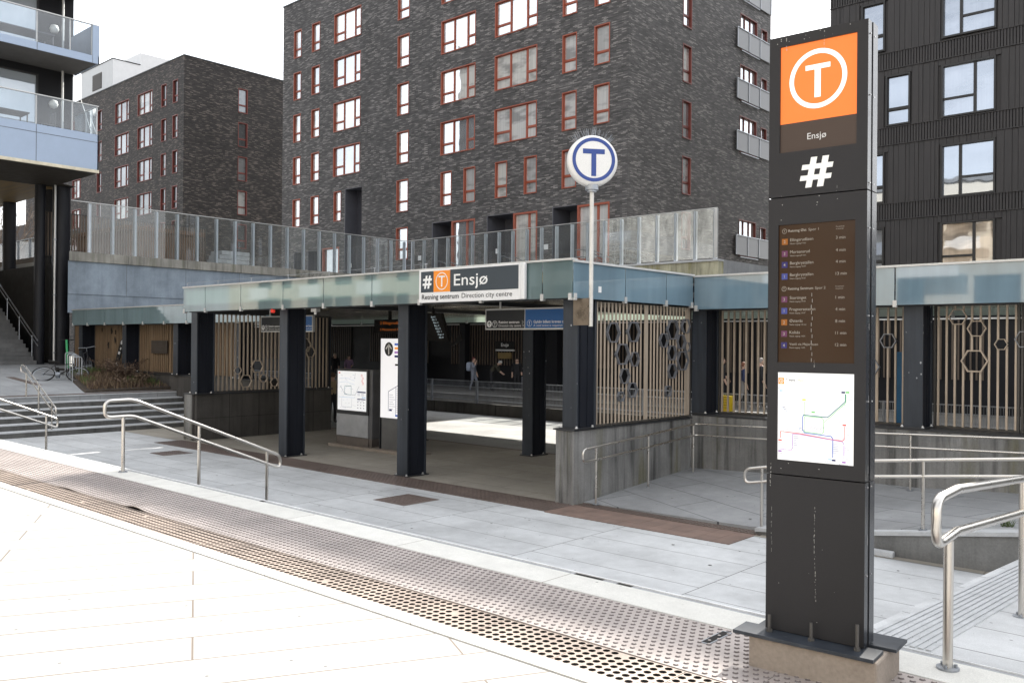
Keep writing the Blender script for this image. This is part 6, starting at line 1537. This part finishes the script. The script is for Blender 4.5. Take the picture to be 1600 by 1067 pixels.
# ------------------------------------------------------------------ people
def person(label, loc, head_to, H, pose, colors, hair, hat=None, bag=None, facing=0):
    """loc: point under the feet; facing: rotation about z; pose: dict of joint positions in units of height, person looks to +x"""
    Z = H
    J = dict(hip=(0,0,.52), waist=(.0,0,.62), chest=(.01,0,.73), neck=(.0,0,.835), head=(.015,0,.90), top=(.01,0,.985),
             shL=(0,.105,.80), elL=(-.02,.135,.63), haL=(.04,.14,.48), shR=(0,-.105,.80), elR=(-.02,-.135,.63), haR=(.04,-.14,.48),
             hiL=(0,.05,.50), knL=(.02,.055,.28), anL=(-.01,.055,.045), toL=(.09,.06,.02), hiR=(0,-.05,.50), knR=(.02,-.055,.28), anR=(-.01,-.055,.045), toR=(.09,-.06,.02))
    J.update(pose)
    rad = dict(hip=.078,waist=.068,chest=.085,neck=.034,head=.058,top=.035,shL=.045,elL=.032,haL=.024,shR=.045,elR=.032,haR=.024,hiL=.055,knL=.038,anL=.026,toL=.020,hiR=.055,knR=.038,anR=.026,toR=.020)
    names = list(J); idx = {n:i for i,n in enumerate(names)}
    vs = [Vector(J[n])*H for n in names]; rd = [rad[n]*H for n in names]
    E = [('hip','waist'),('waist','chest'),('chest','neck'),('neck','head'),('head','top'),('chest','shL'),('shL','elL'),('elL','haL'),('chest','shR'),('shR','elR'),('elR','haR'),('hip','hiL'),('hiL','knL'),('knL','anL'),('anL','toL'),('hip','hiR'),('hiR','knR'),('knR','anR'),('anR','toR')]
    ed = [(idx[a],idx[b]) for a,b in E]
    for s in 'LR':       # five fingers rooted in the palm
        w_ = Vector(J['ha'+s]); d = (w_-Vector(J['el'+s])).normalized(); side = d.cross(Vector((1,0,.01))).normalized()
        pv = w_+d*.035; vs.append(pv*H); rd.append(.019*H); ip = len(vs)-1; ed.append((idx['ha'+s],ip))
        for k,(o,l) in enumerate(((-.016,.028),(-.006,.036),(.005,.038),(.015,.032))):
            q = pv+d*.022+side*o; e = q+d*l+Vector((.006,0,0)); vs += [q*H,e*H]; rd += [.0062*H,.0048*H]; ed += [(ip,len(vs)-2),(len(vs)-2,len(vs)-1)]
        q = w_+d*.02-side*.02; e = q+d*.022-side*.014; vs += [q*H,e*H]; rd += [.0066*H,.0052*H]; ed += [(ip,len(vs)-2),(len(vs)-2,len(vs)-1)]
    me = bpy.data.meshes.new('b'); me.from_pydata([tuple(v) for v in vs], ed, [])
    o = bpy.data.objects.new('b', me); COL.objects.link(o)
    o.modifiers.new('skin','SKIN'); 
    for i, r_ in enumerate(rd):
        sv = me.skin_vertices[0].data[i]; sv.radius = (r_*1.0, r_*(1.18 if i in (idx['chest'],idx['waist'],idx['hip']) else 1.0)); sv.use_root = (i == 0)
    ss = o.modifiers.new('sub','SUBSURF'); ss.levels = 2; ss.render_levels = 2
    bpy.context.view_layer.update()
    nm = bpy.data.meshes.new_from_object(o.evaluated_get(bpy.context.evaluated_depsgraph_get()))
    bpy.data.objects.remove(o); bpy.data.meshes.remove(me)
    for m_ in colors: nm.materials.append(m_)          # skin, jacket, trousers, shoes
    seg = {n: Vector(J[n])*H for n in names}
    groups = [('head',0),('top',0),('neck',0),('chest',1),('waist',1),('shL',1),('shR',1),('elL',1),('elR',1),('haL',0),('haR',0),('hip',2),('hiL',2),('hiR',2),('knL',2),('knR',2),('anL',2),('anR',2),('toL',3),('toR',3)]
    for p in nm.polygons:
        c = p.center; best = min(groups, key=lambda g: (seg[g[0]]-c).length - rad[g[0]]*H*.6); p.material_index = best[1]; p.use_smooth = True
    nm.name = 'body'
    root = thing('person', label, 'person', loc, 'people at the station')
    root.rotation_euler = (0,0,facing)
    b = bpy.data.objects.new('body', nm); COL.objects.link(b); b.parent = root; W0[b.name] = Vector(loc)
    def part(name, mb, mat, smooth=60):
        me_ = bpy.data.meshes.new(name); me_.from_pydata(mb.v, [], mb.f); me_.materials.append(mat); me_.shade_smooth()
        oo = bpy.data.objects.new(name, me_); COL.objects.link(oo); oo.parent = root; W0[oo.name] = Vector(loc); return oo
    hc = seg['head']; up_ = (seg['top']-seg['neck']).normalized(); fw = Vector((1,0,0)); fw = (fw-up_*fw.dot(up_)).normalized(); sd = up_.cross(fw)
    hr = .066*H; mb = MB()
    for i in range(8):
        for j in range(14):
            th = math.pi*.62*i/7; ph = 2*math.pi*j/14; mb.v.append(tuple(hc+up_*.012*H-fw*.010*H+(up_*math.cos(th)*1.12+fw*math.sin(th)*math.cos(ph)*(.92 if math.cos(ph)<.4 else .80)+sd*math.sin(th)*math.sin(ph)*.86)*hr*(1.0 if not (i > 4 and math.cos(ph) > .35) else .55)))
    mb.f = [(i*14+j,i*14+(j+1)%14,(i+1)*14+(j+1)%14,(i+1)*14+j) for i in range(7) for j in range(14)]
    part('hat' if hat else 'hair', mb, hat or hair)
    mb = MB(); fr = hc+fw*.058*H
    mb.add([fr+up_*.012*H-fw*.004*H, fr-up_*.012*H+sd*.010*H-fw*.002*H, fr-up_*.012*H-sd*.010*H-fw*.002*H, fr-up_*.008*H+fw*.014*H],[(0,1,3),(0,3,2),(1,2,3)]); part('nose', mb, colors[0])
    mb = MB()
    for s in (-1,1): q = hc+fw*.054*H+sd*s*.024*H+up_*.008*H; mb.add([q+sd*.008*H,q+up_*.004*H,q-sd*.008*H,q-up_*.004*H],[(0,1,2,3)])
    part('eyes', mb, M['black'])
    mb = MB(); q = hc+fw*.056*H-up_*.030*H; mb.add([q+sd*.016*H,q+up_*.003*H,q-sd*.016*H,q-up_*.004*H],[(0,1,2,3)]); part('mouth', mb, plain('lips',(.25,.09,.08),.5))
    for s in (-1,1):
        mb = MB(); q = hc+sd*s*.056*H-fw*.004*H; mb.lathe([(.004*H,-.004*H),(.013*H,0),(.004*H,.004*H)],tuple(q),8,0,'y'); part('ear', mb, colors[0])
    if bag:
        bx, by, bz, sx, sy, sz, mat = bag; mb = MB()
        n1 = 12
        for (s_, z_) in ((.55,-1),(.95,-.85),(1,-.2),(1,.4),(.85,.85),(.45,1.0)):
            for k in range(n1):
                a = 2*math.pi*k/n1; ca, sa = math.cos(a), math.sin(a); mb.v.append((bx*H+sx*H*s_*math.copysign(abs(ca)**.55,ca), by*H+sy*H*s_*math.copysign(abs(sa)**.55,sa), bz*H+sz*H*z_))
        mb.f = [(i*n1+j,i*n1+(j+1)%n1,(i+1)*n1+(j+1)%n1,(i+1)*n1+j) for i in range(5) for j in range(n1)]+[tuple(range(n1-1,-1,-1)),tuple(range(5*n1,6*n1))]
        part('backpack' if bz > .6 else 'bag', mb, mat)
    return root
skin = plain('skin',(.55,.36,.27),.6,0,.05); drk = plain('dark_cloth',(.022,.021,.023),.9); blk = plain('black_shoe',(.02,.02,.02),.6); wsh = plain('white_shoe',(.6,.6,.58),.6)
gry = plain('blue_grey_cloth',(.20,.21,.25),.85,0,.15,14); tan = plain('tan_jacket',(.36,.28,.17),.8,0,.08,9); blu = plain('navy_jacket',(.022,.032,.085),.8); olv = plain('olive_jacket',(.045,.042,.028),.85); jean = plain('grey_trousers',(.20,.19,.18),.85)
hbr = plain('brown_hair',(.07,.04,.025),.7); hbl = plain('fair_hair',(.42,.36,.27),.7); hgr = plain('grey_cap',(.45,.44,.42),.8); pink = plain('mauve_dress',(.28,.18,.28),.8)
CA = math.atan2(-.743,.670)   # towards the camera
E90 = R(90)
toR = math.atan2(.670,.743)   # picture right
person('traveller with a pale backpack walking on the far platform, hand at the chin',(-32.30,32.8,-.855),0,1.80,dict(elR=(.07,-.13,.66),haR=(.085,-.03,.815),knL=(.08,.055,.29),anL=(.06,.055,.045),toL=(.16,.06,.02),anR=(-.09,-.055,.06),knR=(-.01,-.055,.28),toR=(0,-.06,.03)),[skin,gry,gry,blk],plain('auburn_hair',(.12,.03,.03),.7),bag=(-.15,.02,.70,.075,.10,.13,plain('pale_blue_backpack',(.30,.34,.42),.8)),facing=toR-R(25))
person('dark clothed traveller in a pale cap bending forward beside the backpack traveller',(-31.55,33.4,-.855),0,1.82,dict(waist=(.02,0,.62),chest=(.10,0,.71),neck=(.19,0,.775),head=(.25,0,.80),top=(.29,0,.855),shL=(.15,.105,.745),shR=(.15,-.105,.745),elL=(.19,.13,.60),haL=(.27,.10,.52),elR=(.22,-.13,.60),haR=(.33,-.10,.53)),[skin,olv,drk,blk],hgr,hat=hgr,facing=toR-R(15))
person('dark haired traveller in a black coat standing left of the inner column, far platform',(-30.75,34.5,-.855),0,1.78,{},[skin,drk,drk,blk],plain('black_hair',(.015,.012,.01),.6),bag=(.05,.16,.40,.04,.05,.07,drk),facing=CA)
person('traveller in a tan jacket seen from behind beside the map kiosk',(-23.1,17.0,ZF+.006),0,1.67,{},[skin,tan,drk,blk],hbr,facing=CA+R(170))
person('fair haired traveller in dark clothes on the far platform, above the tan jacket',(-44.6,33.0,-.855),0,1.84,{},[skin,drk,drk,blk],hbl,facing=CA)
person('traveller in a mauve dress standing beside the dim information board',(-43.2,33.0,-.855),0,1.74,dict(elL=(.05,.13,.64),haL=(.12,.08,.60)),[skin,pink,pink,blk],plain('dark_hair',(.03,.02,.015),.7),facing=CA+R(20))
person('dark dressed traveller holding a brown bag behind the slats above the yellow cabinet',(-17.7,32.6,-.855),0,2.05-.0,dict(elL=(.05,.13,.64),haL=(.13,.10,.55)),[skin,drk,drk,blk],hbr,bag=(.15,.08,.50,.03,.05,.05,plain('brown_bag',(.12,.06,.03),.7)),facing=toR)
person('traveller in a navy jacket and grey trousers walking behind the slats left of the totem',(-16.6,32.3,-.855),0,1.87,dict(knL=(.10,.055,.29),anL=(.10,.055,.045),toL=(.2,.06,.02),anR=(-.14,-.055,.06),toR=(-.06,-.06,.03),knR=(-.04,-.055,.28)),[skin,blu,jean,wsh],plain('reddish_hair',(.16,.06,.03),.7),facing=toR)
person('broad traveller in a black coat walking just left of the totem behind the slats',(-15.95,32.5,-.855),0,2.05,dict(anL=(.07,.055,.045),toL=(.16,.06,.02),anR=(-.1,-.055,.06),toR=(-.02,-.06,.03),shL=(0,.125,.80),shR=(0,-.125,.80)),[skin,drk,drk,wsh],plain('grey_hair',(.25,.22,.2),.7),facing=toR)

# ------------------------------------------------------------------ sunlit block across the plaza (it shows in the window panes and the glass fascia)
t = thing('pale_apartment_building', 'pale sunlit apartment building across the plaza, seen mirrored in window panes', 'apartment building', (-20,-32,0))
YR = -30.0; ops = []
for fl in range(6):
    for k in range(26):
        x = -84+k*4.6
        ops.append((x,x+(1.7 if k % 3 else 2.6),1.2+3.0*fl,3.1+3.0*fl))
mb = MB(); facade(mb,-90,38,0,19.5,ops,lambda u,z:(u,YR,z)); mb.quad((-90,YR-.25,0),(38,YR-.25,0),(38,YR-.25,19.5),(-90,YR-.25,19.5),1); mb.box(-90,38,-44,YR-.3,0,19.5,0)
mb.build('wall', [plain('cream_render',(.52,.47,.39),.85,0,.06,.4), plain('dark_glazing',(.05,.055,.06),.1)], t, fixn=False)
mb = MB()
for fl in range(1,6):
    for k in range(0,13): x = -83.5+k*9.2; mb.box(x,x+3.6,YR,YR+1.4,.05+3.0*fl,.22+3.0*fl); mb.box(x,x+3.6,YR+1.36,YR+1.4,.22+3.0*fl,1.25+3.0*fl)
mb.build('balcony_slabs', M['white'], t, fixn=False)
mb = MB(); mb.box(-90.3,38.3,-44.2,YR+.35,19.5,19.9); mb.build('roof', M['roofm'], t)
